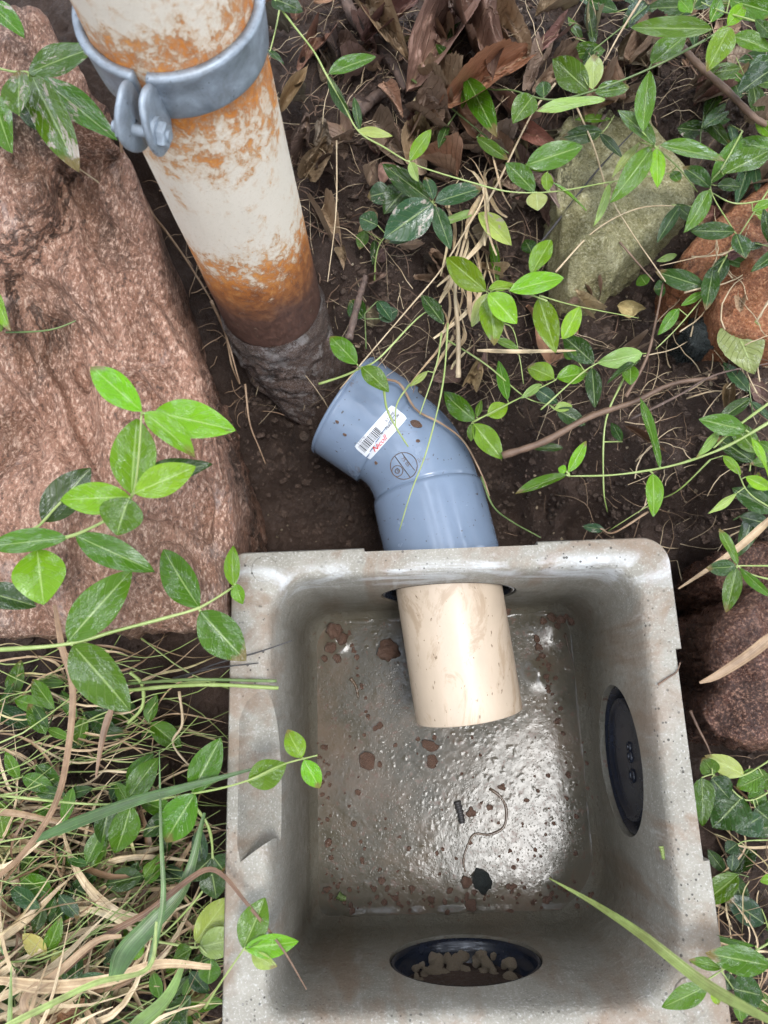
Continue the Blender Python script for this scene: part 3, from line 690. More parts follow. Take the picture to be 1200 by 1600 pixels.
# ------------------------------------------------------------------ beige pipe, grey elbow
A0 = P(697, 905, -.118); A0 = Vector((HN.x-.0008, HN.y+.02, HZ+.002)); A1 = P(733, 1117, -.142)
ax = (A1-A0).normalized(); BR = .0558
def hollow(path, ro, wall, name, mat, parent=None, ns=72, both=True):
    vs, fs = [], []
    tube_geo(path, [r for r in ro], ns, vs, fs, False)
    b = len(vs); tube_geo(path, [r-wall for r in ro], ns, vs, fs, False)
    n = len(path)
    inner = fs[(n-1)*ns:]; fs[(n-1)*ns:] = [tuple(reversed(f)) for f in inner]
    for k in range(ns):
        k2 = (k+1) % ns
        fs.append((k2, k, b+k, b+k2)); e = (n-1)*ns; fs.append((e+k, e+k2, b+e+k2, b+e+k))
    return mk(name, vs, fs, mat, parent)
L_ = (A1-A0).length
path = [A0-ax*.03]+[A0+ax*t for t in np.linspace(0, L_-.0012, 12)]+[A1-ax*.0004, A1]
bp = hollow(path, [BR]*13+[BR-.0003, BR-.0012], .0032, 'drain_pipe', M['pvc_beige']); tag(bp, 'muddy beige plastic pipe sticking out into the concrete box', 'pipe')
# elbow centre line
E0 = P(538, 634, -.105); E1 = P(607, 680, -.112); E2 = P(667, 768, -.118); E3 = A0+ax*(-.004)
d1 = (E1-E0).normalized(); d2 = (E3-E2).normalized()
pts = []; rad = []
for t in np.linspace(0, 1, 12): pts.append(E0.lerp(E1, t)); rad.append(.0622)
rad[0] = .0618
# bend (hermite from E1 to E2)
def herm(a, b, ta, tb, t):
    h1 = 2*t**3-3*t**2+1; h2 = t**3-2*t**2+t; h3 = -2*t**3+3*t**2; h4 = t**3-t**2
    return a*h1+ta*h2+b*h3+tb*h4
Lb = (E2-E1).length
for t in [.015]+list(np.linspace(.05, 1, 26)): pts.append(herm(E1, E2, d1*Lb*1.1, d2*Lb*1.1, t)); rad.append(.0578+.0035*math.exp(-t*60))
pts.append(E2+d2*.0006); rad.append(.0570); pts.append(E2+d2*.0020); rad.append(.0570); pts.append(E2+d2*.0026); rad.append(.0600)
for t in np.linspace(.05, 1, 10): pts.append((E2+d2*.003).lerp(E3, t)); rad.append(.0605)
elb = empty('pipe_elbow', (E1+E2)/2-Vector((0, 0, .06))); tag(elb, 'blue-grey plastic pipe elbow with a white barcode sticker', 'pipe elbow')
eb = hollow(pts, rad, .0034, 'elbow_body', M['pvc_grey'], elb, 96)
# rim bead at the mouth
def torus(c, axn, R, r, name, mat, parent, n=72, m=10):
    axn = axn.normalized(); u = axn.orthogonal().normalized(); v = axn.cross(u); vs = []; fs = []
    for i in range(n):
        a = 2*math.pi*i/n; d = u*math.cos(a)+v*math.sin(a)
        for j in range(m): b = 2*math.pi*j/m; vs.append(c+d*(R+r*math.cos(b))+axn*r*math.sin(b))
    for i in range(n):
        for j in range(m): fs.append((i*m+j, ((i+1) % n)*m+j, ((i+1) % n)*m+(j+1) % m, i*m+(j+1) % m))
    return mk(name, vs, fs, mat, parent)
torus(E0, d1, .0608, .0022, 'mouth_rim', M['pvc_grey'], elb)
# ------------------------------------------------------------------ surface lookup
bpy.context.view_layer.update()
def bvh(objs):
    vs = []; fs = []
    for o in objs:
        b = len(vs); mw = o.matrix_world; vs += [mw @ v.co for v in o.data.vertices]; fs += [[b+i for i in p.vertices] for p in o.data.polygons]
    return BVHTree.FromPolygons(vs, fs)
BE = bvh([eb]); BG = bvh([o for o in bpy.data.objects if o.type == 'MESH' and (o is ground or o.name.startswith(('rock', 'stone')))]); BB = bvh([boxo, mud])
BGR = bvh([ground]); BP = bvh([bp]); BALL = bvh([o for o in bpy.data.objects if o.type == 'MESH'])
def hit(px, py, T=None):
    r = ray(px, py).normalized(); a = (T or BALL).ray_cast(CAM, r)
    if a[0] is None: return P(px, py, -.05), Vector((0, 0, 1))
    return a[0], a[1] if a[1].dot(r) < 0 else -a[1]
def on(px, py, h, T=None):
    p, n_ = hit(px, py, T); return p+(CAM-p).normalized()*h
# sticker on elbow
SO, SU, SV = Vector((553, 698)), Vector((59, -66)), Vector((25, 21))
def spx(u, v): q = SO+SU*u+SV*v; return q.x, q.y
def decal(name, quad, mat, off, parent, nu=12, nv_=6, T=None):
    vs = []; fs = []
    for j in range(nv_+1):
        for i in range(nu+1):
            p, n_ = hit(*quad(i/nu, j/nv_), T or BE); vs.append(p+n_*off)
    for j in range(nv_):
        for i in range(nu): a = j*(nu+1)+i; fs.append((a, a+nu+1, a+nu+2, a+1))
    return mk(name, vs, fs, mat, parent)
def rq(u, v):      # rounded corners
    cu = abs(u-.5)*2; cv = abs(v-.5)*2
    k = 1-.035*max(0, cu-.8)/.2*max(0, cv-.6)/.4
    return spx(.5+(u-.5)*k, .5+(v-.5)*k)
stk = decal('sticker', rq, M['white'], .0004, elb, 20, 12)
rb = random.Random(3)
vs = []; fs = []; u = .05
def quadpatch(u0, u1, v0, v1, off, vs, fs, nv_=3):
    b = len(vs)
    for j in range(nv_+1):
        for uu in (u0, u1): p, n_ = hit(*spx(uu, v0+(v1-v0)*j/nv_), BE); vs.append(p+n_*off)
    for j in range(nv_): a = b+2*j; fs.append((a, a+2, a+3, a+1))
while u < .52:
    wd = rb.choice([.006, .006, .012, .018]); quadpatch(u, u+wd, .14, .58, .0007, vs, fs); u += wd+rb.choice([.006, .010, .014])
mk('barcode', vs, fs, M['ink'], stk)
def text_on(txt, u0, v0, hgt, name, mat, parent, shear=0, off=.0007, sx=1.0, frame=None, bold=0.0):
    cu = bpy.data.curves.new('t', 'FONT'); cu.body = txt; cu.size = 1; cu.shear = shear; cu.resolution_u = 3; cu.offset = bold
    o = bpy.data.objects.new('t', cu); C.objects.link(o)
    me = bpy.data.meshes.new_from_object(o.evaluated_get(bpy.context.evaluated_depsgraph_get()))
    bpy.data.objects.remove(o); vs = []
    fr = frame or (SO, SU, SV)
    ul, vl = fr[1].normalized(), fr[2].normalized()
    st = fr[0]+fr[1]*u0+fr[2]*v0
    for v in me.vertices:
        q = st+ul*v.co.x*hgt*sx-vl*v.co.y*hgt
        p, n_ = hit(q.x, q.y, BE); vs.append(p+n_*off)
    fs = [tuple(p.vertices) for p in me.polygons]
    return mk(name, vs, fs, mat, parent, False)
text_on('Nicoll', .16, .93, 11.5, 'red_lettering', M['redink'], stk, .45, sx=1.05, bold=.012)
text_on('3 354 780', .08, .10, 4.2, 'printed_text', M['ink'], stk); text_on('NX', .60, .62, 7, 'printed_text', M['ink'], stk, bold=.01)
text_on('BT4 MF', .70, .40, 6, 'printed_text', M['ink'], stk); text_on('DN 100', .72, .62, 6, 'printed_text', M['ink'], stk, bold=.01); text_on('87', .82, .20, 6, 'printed_text', M['ink'], stk)
# moulded mark on the bend
MO = Vector((631, 728)); vs = []; fs = []
def arc_line(ptsx, wdt=.00045):
    pth = [hit(a, b, BE)[0]+hit(a, b, BE)[1]*.0001 for a, b in ptsx]; tube_geo(pth, wdt, 6, vs, fs)
cp = lambda cx, cy, r, a0=0, a1=360, n=28: [(cx+r*math.cos(math.radians(a0+(a1-a0)*k/n)), cy+r*math.sin(math.radians(a0+(a1-a0)*k/n))) for k in range(n+1)]
arc_line(cp(631, 728, 21)); arc_line(cp(621, 736, 8.5)); arc_line(cp(621, 736, 3.5)); arc_line([(617, 713), (641, 746)], .0004); arc_line([(628, 708), (648, 735)], .0004)
mk('moulded_mark', vs, fs, M['bark'], elb)
fr = (Vector((619, 716)), Vector((26, 33)), Vector((-10, 8)))
text_on('75 05', .12, -.45, 7.5, 'moulded_lettering', M['bark'], elb, off=.0003, frame=fr, bold=.01); text_on('NF', .3, .9, 6, 'moulded_lettering', M['bark'], elb, off=.0003, frame=fr); text_on('112', .5, -1.9, 5, 'moulded_lettering', M['bark'], elb, off=.0003, frame=fr)
# ------------------------------------------------------------------ leaves
CL = {'b': (.135, .29, .008), 'g': (.055, .135, .005), 'd': (.019, .055, .006), 'p': (.25, .34, .09), 'y': (.36, .38, .10), 'k': (.022, .058, .022)}
def leaf_mesh(name, mat, seed, shape='lens', droop=.1, fold=.18, wav=.02, twist=0, curl=0, crumple=0, nu=8, nvv=18):
    r = random.Random(seed); vs = []; fs = []; uv = []
    for j in range(nvv+1):
        t = j/nvv
        if shape == 'lens': hw = .5*(math.sin(math.pi*min(1, t**.88))**.80) if 0 < t < 1 else .004
        elif shape == 'ovate': hw = .5*math.sin(math.pi*t**.72)**.70*(1-.25*t**4) if 0 < t < 1 else .006
        else: hw = .5*math.sin(math.pi*t**.65)**.60 if 0 < t < 1 else .006
        if shape == 'lens' and t > .97: hw = max(hw*.7, .004)
        if shape in ('ovate', 'round'): hw *= 1+.055*(((t*16) % 1)-.5)
        for i in range(nu+1):
            u = i/nu*2-1; a = abs(u)
            x = u*hw; y = t
            z = fold*a*hw*(1-.3*a)*1.1-droop*t*t+droop*.35*t+wav*math.sin(t*9+seed+u*1.5)*a
            if curl: z += curl*(u*hw*2)**2*1.2; x *= 1-.35*abs(curl)*a
            if crumple: z += crumple*.5*float(vn(u*2.3+seed, t*4.1, seed*.7))+crumple*.3*float(vn(u*5+seed, t*9, 2)); x += crumple*.35*float(vn(t*4, u+seed, 9)); y += crumple*.25*float(vn(t*3+8, u*2+seed, 5))
            if twist: ca, sa = math.cos(twist*t), math.sin(twist*t); x, z = x*ca-z*sa, x*sa+z*ca
            vs.append((x, y, z)); uv.append((i/nu, t))
    for j in range(nvv):
        for i in range(nu): a = j*(nu+1)+i; fs.append((a, a+1, a+nu+2, a+nu+1))
    me = bpy.data.meshes.new(name); me.from_pydata(vs, [], fs); me.update()
    l = me.uv_layers.new(name='UVMap'); idx = np.zeros(len(me.loops), dtype=np.int64); me.loops.foreach_get('vertex_index', idx)
    l.data.foreach_set('uv', np.array(uv)[idx].ravel()); me.polygons.foreach_set('use_smooth', [True]*len(me.polygons)); me.materials.append(mat); return me
def crumpled(seed):
    me = leaf_mesh('crumpled_leaf', M['dead'], seed, 'round', .1, .1, .04, 0, .7, 0, 30, 44)
    v = np.zeros(len(me.vertices)*3); me.vertices.foreach_get('co', v); v = v.reshape(-1, 3); x, y = v[:, 0].copy(), v[:, 1].copy()
    rid = lambda a, b, s_: 1-2*np.abs(vn(a*s_, b*s_, seed))
    v[:, 2] += .13*rid(x, y, 3.2)+.07*rid(x+4, y+1, 7)+.03*rid(x, y+8, 15); v[:, 0] += .10*vn(x*4+9, y*4, seed); v[:, 1] += .09*vn(x*4, y*4+9, seed)
    me.vertices.foreach_set('co', v.ravel()); me.update(); return me
BANK = [leaf_mesh('vine_leaf', M['leaf'], k, 'lens', *p) for k, p in enumerate([(.10, .25, .015), (.20, .30, .02), (.02, .18, .02), (.28, .22, .02, .4), (.12, .4, .015, -.3), (-.06, .25, .03), (.16, .15, .035, .2)])]
SERR = [leaf_mesh('bramble_leaf', M['leaf_serr'], 20+k, 'ovate', .12+.05*k, .2, .03) for k in range(3)]
DEAD = [leaf_mesh('dead_leaf', M['dead'], 40+k, 'ovate', .15, .3, .05, .3*(k-2), [.2, .5, .9, .1, .6][k], [.10, .13, .16, .10, .2][k], 12, 22) for k in range(5)]
def place_leaf(me, a, b, width, nm, parent, col, mud=1.0, roll=0.0, name='leaf', facing=.5):
    d = b-a; Ln = d.length; yv = d.normalized()
    tow = (CAM-(a+b)/2).normalized(); nref = (Vector((0, 0, 1))*(1-facing)+tow*facing).normalized() if nm is None else nm
    xv = yv.cross(nref)
    if xv.length < 1e-3: xv = Vector((1, 0, 0))
    xv.normalize(); zv = xv.cross(yv); q = Matrix.Rotation(roll, 3, yv)
    xv = q @ xv; zv = q @ zv
    hs_ = min(Ln, width*1.7); m = Matrix(((xv.x*width, yv.x*Ln, zv.x*hs_, a.x), (xv.y*width, yv.y*Ln, zv.y*hs_, a.y), (xv.z*width, yv.z*Ln, zv.z*hs_, a.z), (0, 0, 0, 1)))
    o = bpy.data.objects.new(name, me); C.objects.link(o)
    if parent is not None: o.parent = parent; m = Matrix.Translation(-parent.location) @ m
    o.matrix_local = m
    g_ = random.uniform(.72, 1.2); j = lambda c: max(0, c*g_*(1+random.uniform(-.12, .12)))
    o.color = (j(col[0])*random.choice((1, 1, 1, 1.14)), j(col[1]), j(col[2]), mud); return o
def pxm(z): return (CAM.z-z)/1.0/FPX     # rough metres per pixel at height z
def sprig(label, stems, leaves, mat='stem', cat='vine', group=None, sw=3.0, mud=1.0, bank=None, name='vine_sprig', pet=True):
    """stems: list of ([(px,py,z)...]); leaves: (bx,by,tx,ty,width px,colour[,z])"""
    allp = [q for s_ in stems for q in s_]
    root = empty(name, P(*allp[0]) if allp else P(leaves[0][0], leaves[0][1], leaves[0][6]))
    tag(root, label, cat, group); vs, fs = [], []; sm = []
    for s_ in stems:
        pth = spline([P(*q) for q in s_], max(6, 5*len(s_))); r0 = sw*.5*pxm(s_[0][2])
        tube_geo(pth, lambda t: r0*(1-.45*t)*(1+.12*math.sin(t*30)), 7, vs, fs)
        sp2 = spline([Vector(q) for q in s_], 40); sm += sp2
    for lf in leaves:
        bx, by, tx, ty, wd, c = lf[:6]
        if len(lf) > 6: z = lf[6]
        else: z = min(sm, key=lambda q: (q.x-bx)**2+(q.y-by)**2).z
        if sm and pet:
            q = min(sm, key=lambda q: (q.x-bx)**2+(q.y-by)**2); dd = math.hypot(q.x-bx, q.y-by)
            if dd < 40: tube_geo(spline([P(q.x, q.y, q.z), P((q.x+bx)/2, (q.y+by)/2, (q.z+z)/2-.001), P(bx, by, z)], 5), sw*.32*pxm(z), 5, vs, fs)
        Lp = math.hypot(tx-bx, ty-by); a = P(bx, by, z); b = P(tx, ty, z+random.uniform(-.16, .06)*Lp*pxm(z))
        wm = wd*pxm(z)*1.04; cc = CL[c[0]]; md = .64 if c.endswith('m') else mud
        if c.endswith('s'): me = random.choice(SERR)
        else: me = random.choice(bank or BANK)
        asp = wd/max(Lp, 1); roll = random.uniform(-.3, .3)
        if asp < .3: k = .3/asp; wm *= min(k, 1.5); roll = random.choice((-1, 1))*math.acos(min(1, 1/min(k, 1.5)))
        place_leaf(me, a, b, wm, None, root, cc, md, roll, facing=random.uniform(.1, .8))
    if vs:
        st = mk('stem', vs, fs, M[mat]); st.parent = root; st.matrix_local = Matrix.Translation(-root.location)
    return root
SPR = []
def Z(l, z0, z1=None):
    z1 = z0 if z1 is None else z1; n_ = max(1, len(l)-1); return [(a, b, z0+(z1-z0)*i/n_) for i, (a, b) in enumerate(l)]
sprig('large bright green vine sprig standing up over the red rock', [Z([(-20, 846), (50, 843), (105, 839), (150, 821), (185, 800), (205, 777), (212, 755), (218, 700), (221, 648)], .13, .22), Z([(35, 834), (60, 822), (85, 795), (95, 785)], .12, .13)],
 [(222,643,137,568,50,'b'), (226,645,307,708,48,'b',.225), (240,644,367,671,62,'b',.20), (205,772,214,653,72,'b'), (210,771,306,728,52,'b',.215), (214,752,330,722,46,'d',.17), (204,776,91,781,52,'b'),
  (202,778,180,836,70,'g',.19), (66,815,142,731,58,'d',.12), (105,841,-25,853,42,'g'), (117,836,238,892,46,'g'), (58,858,68,945,78,'b',.13), (-25,925,54,944,44,'d',.12)], sw=6)
sprig('long arching vine sprig reaching from the left edge to the box corner', [Z([(-15, 1016), (100, 1007), (180, 986), (260, 965), (310, 950), (345, 930), (363, 918)], .14, .09)],
 [(106,1002,205,890,62,'g'), (114,1008,206,1111,70,'g'), (312,950,250,856,54,'g'), (313,955,383,1034,60,'g'), (365,916,361,850,27,'b'), (368,912,378,944,22,'b')], sw=7)
sprig('vine sprig lying over the left rim of the concrete box', [Z([(0, 1243), (165, 1257), (300, 1240), (380, 1222), (440, 1195), (496, 1180)], .0, .06)],
 [(300,1238,345,1153,44,'g'), (305,1240,254,1319,50,'g'), (388,1222,448,1194,42,'g'), (472,1184,448,1140,30,'b'), (475,1187,500,1233,28,'b'), (200,1247,245,1185,36,'g',-.02), (205,1258,182,1338,42,'g',-.02), (172,1255,158,1318,32,'d',-.03)], sw=4)
sprig('pale sprig with upright leaves at the lower left box rim', [Z([(320, 1575), (345, 1535), (383, 1480)], -.02, .03), Z([(240, 1470), (300, 1480), (312, 1478)], -.03, -.01)],
 [(305,1472,357,1403,38,'p'), (310,1480,380,1464,38,'p'), (380,1483,415,1402,42,'g'), (383,1480,467,1473,30,'b'), (393,1490,433,1512,22,'p'), (330,1498,325,1540,30,'g'), (300,1482,270,1500,24,'g')], sw=4)
sprig('dark wet vine leaves hanging beside the left rim of the box', [Z([(306, 1262), (325, 1290), (332, 1330), (325, 1380), (260, 1455), (225, 1470)], -.0, -.03)],
 [(333,1338,294,1375,34,'d'), (333,1338,350,1362,36,'d'), (330,1355,338,1405,38,'d'), (318,1350,308,1290,24,'k'), (225,1470,200,1500,22,'b')], sw=5)
sprig('large muddy-leaved sprig hanging over the top left rock', [Z([(-10, 105), (20, 112), (45, 115), (32, 150), (31, 178)], .18, .17)],
 [(43,115,153,68,56,'gm'), (48,115,126,272,70,'gm'), (62,120,185,222,56,'gm'), (30,180,28,106,58,'gm',.19), (-10,150,15,236,62,'g',.16), (-25,0,36,52,50,'gm',.18), (35,160,72,206,40,'d',.15)], sw=5, mud=.72)
sprig('short sprig end at the left edge on the red rock', [Z([(-10, 520), (80, 515), (146, 488)], .08, .08)], [(-10,455,14,516,30,'b',.11), (-15, 470, 2, 520, 26, 'g', .10)], sw=4, mat='stem_d')
sprig('long pale trailing vine stem crossing from the clamp to the mossy stone', [Z([(425, -5), (455, 35), (490, 80), (510, 117), (535, 160), (560, 205), (600, 230), (650, 258), (740, 286), (800, 300), (870, 299), (950, 285), (1052, 270)], .15, .10), Z([(440, -5), (432, 40), (422, 80)], .12, .12)],
 [(513,116,588,84,34,'g'), (512,118,548,188,16,'d'), (425,-2,473,14,48,'ds'), (418,78,444,99,15,'d'), (560,203,613,212,18,'p'), (640,251,674,202,26,'b'), (641,253,653,283,18,'p'), (562,203,553,150,16,'d'),
  (855,298,853,270,22,'b'), (838,300,840,330,36,'p'), (858,282,918,328,15,'b'), (952,288,931,353,18,'p'), (855,265,820,256,14,'b'), (822,258,911,228,46,'g'), (835,300,790,250,36,'g')], sw=4.4)
sprig('bluish dark vine cluster with white-scarred leaves', [Z([(585, 440), (588, 400), (600, 372), (640, 345), (675, 316)], .01, .07)],
 [(672,313,596,255,36,'dm'), (676,318,600,372,66,'km',.075), (680,316,754,293,44,'k'), (677,312,665,274,24,'k'), (680,322,703,388,30,'k'), (612,300,574,306,40,'k',.05), (655,360,600,378,26,'k',.05), (590,352,562,340,36,'k',.05), (585,375,583,413,14,'d',.02), (640,290,600,330,50,'d',.05), (570,360,562,390,22,'g',.02)], sw=3, mud=.75)
sprig('dry pale trailing stem with two grey muddy leaves', [Z([(868, 130), (830, 180), (768, 305), (745, 332), (690, 420), (640, 480), (580, 550), (531, 608)], .09, .0)],
 [(745,330,684,353,17,'pm'), (748,333,799,382,34,'pm')], mat='straw', sw=4.5, mud=.4)
sprig('bright lime vine rosette above the grey elbow', [Z([(855, 470), (800, 452), (765, 458), (770, 500), (800, 512), (812, 560), (818, 600)], .09, .0), Z([(843, 462), (900, 478), (998, 497)], .07, .02)],
 [(760,455,694,400,44,'b'), (796,455,884,431,38,'b',.10), (763,452,809,441,24,'b'), (763,459,808,505,40,'b',.095), (764,463,774,536,42,'b',.08), (760,459,737,511,24,'p'), (830,428,862,372,33,'b',.08), (775,530,810,545,16,'g',.04),
  (842,466,868,548,40,'b',.06), (879,530,905,480,30,'b',.05)], sw=3)
sprig('green vine sprig lying on soil right of the elbow', [Z([(738, 660), (800, 628), (868, 594)], -.03, .0), Z([(700,532),(760,570),(820,620),(858,632)], -.01, -.02)],
 [(742,657,689,613,36,'g'), (740,662,785,717,36,'b'), (745,652,752,624,11,'g'), (762,650,794,632,28,'b'), (793,625,779,563,20,'g'), (737,662,736,690,14,'g'), (866,592,824,570,32,'b'), (870,591,919,582,32,'b'), (845,600,815,622,14,'p'),
  (835,606,872,630,24,'k'), (866,640,895,633,18,'p'), (870,640,915,664,28,'d')], sw=3.5)
sprig('two oval leaves on a green stem beside the collar', [Z([(498, 600), (535, 588), (560, 577), (592, 560), (655, 495), (690, 478)], -.0, .03), Z([(600, 610), (605, 640), (620, 670), (638, 698)], .0, -.01)],
 [(558,569,514,523,34,'g',.03), (565,573,608,611,34,'g',.03), (693,506,658,458,26,'d',.04)], sw=4.5)
sprig('small dark round-leaved seedling on bare soil', [Z([(572, 545), (570, 490)], -.03, .0)], [(568,497,546,468,34,'d'), (592,498,622,484,28,'k'), (590, 470, 612, 500, 22, 'k')], mat='stem_d')
sprig('dangling thin vine stem crossing down over the grey elbow', [Z([(700, 505), (692, 600), (668, 700), (642, 770), (624, 829)], .01, -.03), Z([(690, 520), (682, 570), (656, 648)], .0, -.01), Z([(640,600),(620,632),(618,668)], -.02,-.03)],
 [(668,580,640,604,10,'p',.0)], sw=3.6)
sprig('lone vine leaf on the bare patch above the rosette', [Z([(775, 370), (778, 440)], .0, .0)], [(765,365,778,440,18,'g'), (832,398,820,372,26,'d',.01)], mat='stem_d')
sprig('cluster of mid green leaves right of the tan dead leaf', [Z([(845, 640), (925, 572), (990, 555), (1010, 552)], .0, .02)],
 [(928,568,880,524,36,'d'), (925,575,930,636,26,'d'), (1004,552,935,568,32,'p'), (1000,562,948,598,16,'d'), (985,570,985,602,26,'g'), (900,560,880,545,20,'g')], sw=3)
sprig('glossy six-leaved vine star above the mossy stone', [Z([(1022, 228), (1060, 262), (1090, 300)], .13, .08)],
 [(1004,206,1013,103,36,'g',.145), (1023,227,966,166,36,'g',.14), (1030,227,1134,248,43,'g'), (1019,230,957,315,42,'g'), (1026,232,1028,291,27,'b'), (1000,222,956,278,16,'p',.12), (1050,268,1062,285,22,'g',.10)], sw=4)
sprig('vine sprig arching over dead leaves left of the mossy stone', [Z([(1103, 62), (1020, 105), (930, 141), (860, 156), (800, 141), (760, 138), (690, 112), (640, 124)], .15, .06), Z([(1010, 10),(975,40),(925,80)], .08,.08), Z([(640,122),(700,165),(755,210),(795,240)], .07,.07)],
 [(920,143,861,89,50,'g'), (926,140,928,82,36,'p'), (931,146,984,135,38,'g'), (945,156,836,170,24,'p'), (850,153,848,125,28,'d'), (833,150,802,190,44,'g'), (1018,100,1070,58,48,'g'), (1113,45,985,44,40,'g',.17), (1140,42,1106,109,44,'b',.18), (1145,57,1206,76,34,'g'), (1136,40,1166,4,28,'b'),
  (728,120,776,212,42,'g',.09), (735,118,722,172,16,'g'), (745,215,795,250,22,'g',.08), (700,195,685,230,18,'d',.07)], sw=4.5, mat='stem_d')
sprig('large glossy leaves crowding the top right corner', [Z([(1230, 50), (1170, 30), (1120, 15), (1070, -10)], .16, .14)],
 [(1140,0,1213,22,44,'g'), (1212,105,1155,142,48,'k',.12), (985,38,1010,-4,38,'k',.08), (1110,35,1128,-4,30,'g'), (1080,20,1060,-5,24,'b'), (1085,15,1120,-5,26,'d'), (1210,60,1180,30,22,'d'), (1208,215,1178,183,20,'b',.1), (1206,90,1170,110,30,'d',.09), (905,-5,935,10,24,'k',.05)], sw=4)
sprig('dark vine leaves between the mossy stone and orange stone', [Z([(1160, 205), (1130, 260), (1110, 295), (1148, 363)], .09, .09), Z([(1210,310),(1150,318),(1110,300)], .08,.08)],
 [(1110,293,1067,257,30,'d'), (1113,286,1158,212,32,'g'), (1130,272,1206,235,52,'g',.12), (1108,297,1074,361,34,'g',.10), (1148,362,1079,360,30,'d'), (1150,365,1164,406,34,'d'), (1176,330,1206,314,16,'b'), (1058,200,1112,206,32,'dm',.05), (1140,195,1150,225,22,'k',.05), (1120,290,1160,290,24,'d',.06)], sw=3.5)
sprig('vine stem forking in front of the orange stone', [Z([(1205, 290), (1140, 392), (1104, 456), (1060, 510), (1024, 546)], .06, .02)],
 [(1101,449,1024,424,32,'d'), (1100,456,1064,478,14,'g'), (1060,482,1030,522,20,'g'), (1058,398,1026,408,12,'p',.04), (1010,445,1000,430,26,'g',.0), (1040,450,1022,452,30,'d',.0), (1205,345,1180,330,16,'b')], sw=3.2)
sprig('pale vine stem with curved leaves arching above the box corner', [Z([(1215, 652), (1150, 690), (1100, 712), (1040, 730), (960, 742), (890, 744)], .06, .0), Z([(1215, 620), (1150, 668), (1115, 700)], .04, .04)],
 [(885,742,804,770,19,'g'), (888,738,917,688,19,'b'), (1031,730,1003,618,16,'g'), (1020,740,1023,806,28,'b'), (1165,672,1092,655,34,'g'), (1172,680,1206,748,16,'b'), (1128,668,1085,716,14,'p'), (885,736,872,732,16,'b')], sw=5.5)
sprig('small vine star at the right edge above the wet red stone', [Z([(1215, 908), (1175, 898), (1152, 884)], .02, .03), Z([(1215, 884), (1152, 884)], .02, .03)],
 [(1152,882,1125,824,15,'g'), (1150,885,1105,889,26,'d'), (1151,887,1135,957,26,'g'), (1155,885,1205,936,11,'g')], sw=3.5)
sprig('mixed vine leaves hanging at the right edge below the arching stem', [Z([(1215, 800), (1170, 770), (1150, 730)], .0, .02), Z([(1110, 718), (1060, 766), (1020, 786), (950, 830)], .0, -.1)],
 [(1210,800,1143,763,34,'d'), (1152,770,1105,802,12,'p'), (1130,712,1158,742,16,'b'), (1210,720,1172,725,20,'g'), (1165,745,1206,765,20,'b'), (1208,705,1185,690,18,'g')], sw=3)
sprig('serrated bramble leaves by the right wall of the box', [Z([(1215, 1180), (1160, 1212), (1118, 1213), (1112, 1200)], -.07, -.06), Z([(1215, 1230), (1165, 1250), (1120, 1205)], -.08, -.07)],
 [(1116,1210,1098,1184,28,'gs'), (1096,1215,1100,1292,34,'gs'), (1112,1216,1141,1250,38,'ds'), (1162,1210,1102,1181,28,'p'), (1192,1212,1151,1232,32,'gs'), (1160,1245,1114,1294,58,'ds'), (1196,1240,1170,1250,40,'gs'), (1180,1262,1212,1290,40,'ds'), (1205,1215,1180,1225,30,'gs'), (1190,1275,1150,1300,34,'k')], sw=3)
sprig('stem with narrow leaves over the lower right box corner', [Z([(1215, 1500), (1160, 1500), (1098, 1535)], .01, .03), Z([(1215, 1465), (1165, 1495)], -.0, .0)],
 [(1203,1509,1100,1488,36,'g',.03), (1127,1513,1078,1499,13,'g',.03), (1106,1540,1035,1575,27,'g',.03), (1112,1545,1124,1572,13,'b',.03), (1146,1545,1196,1556,44,'ds',-.03), (1140,1520,1136,1548,18,'k',-.03), (1150,1560,1160,1600,14,'g',-.04), (1180, 1478, 1095, 1458, 9, 'g', .0)], sw=3.5)
sprig('small rounded seedling leaves right of the box', [Z([(1215, 1312), (1165, 1314), (1150, 1322)], -.10, -.10)], [(1152,1318,1134,1332,20,'k'), (1146,1335,1143,1361,16,'k'), (1208,1290,1165,1300,26,'dm'), (1212,1370,1188,1378,14,'b')], sw=2.5)
sprig('dead-ended vine tip lying behind the box rim', [Z([(1012, 800), (960, 832), (938, 826)], -.10, -.06)], [(945,828,910,822,14,'km')], mat='root', sw=4, mud=.3)
sprig('thin upright green stalk rising above the box rim', [Z([(975, 590), (946, 660), (943, 760), (949, 800)], .0, -.06)], [(972,690,955,660,16,'d',-.04), (880,700,828,700,16,'d',-.05)], sw=4)
# procedural undergrowth sprigs (right, top and lower left)
UG = [((1150,160),'below the thorny stem'),((1185,265),'left of the right edge above the orange stone'),((1100,180),'just right of the six-leaved star'),((1060,30),'behind the stem at the top edge'),((1170,600),'under the fallen pale serrated leaf'),
 ((1190,690),'behind the arching right stem'),((960,20),'at the top edge beside the pale straw'),((900,60),'beside the tan leaf at the top edge'),((1190,1420),'at the right edge level with the near wall of the box'),((1170,1370),'at the right edge under the seedling leaves'),((1185,1585),'in the bottom right corner'),((1180,380),'on top of the orange stone'),((1110,420),'over the left tip of the orange stone'),((1150,90),'under the biggest top right leaves'),((1080,20),'at the top edge behind the lime leaf'),((1195,215),'at the right edge beside the thorny stem'),((1050,320),'over the right corner of the mossy stone'),((960,180),'over the top of the mossy stone'),((700,70),'among the crumpled brown leaves'),((1190,790),'below the arching stem at the right edge')]
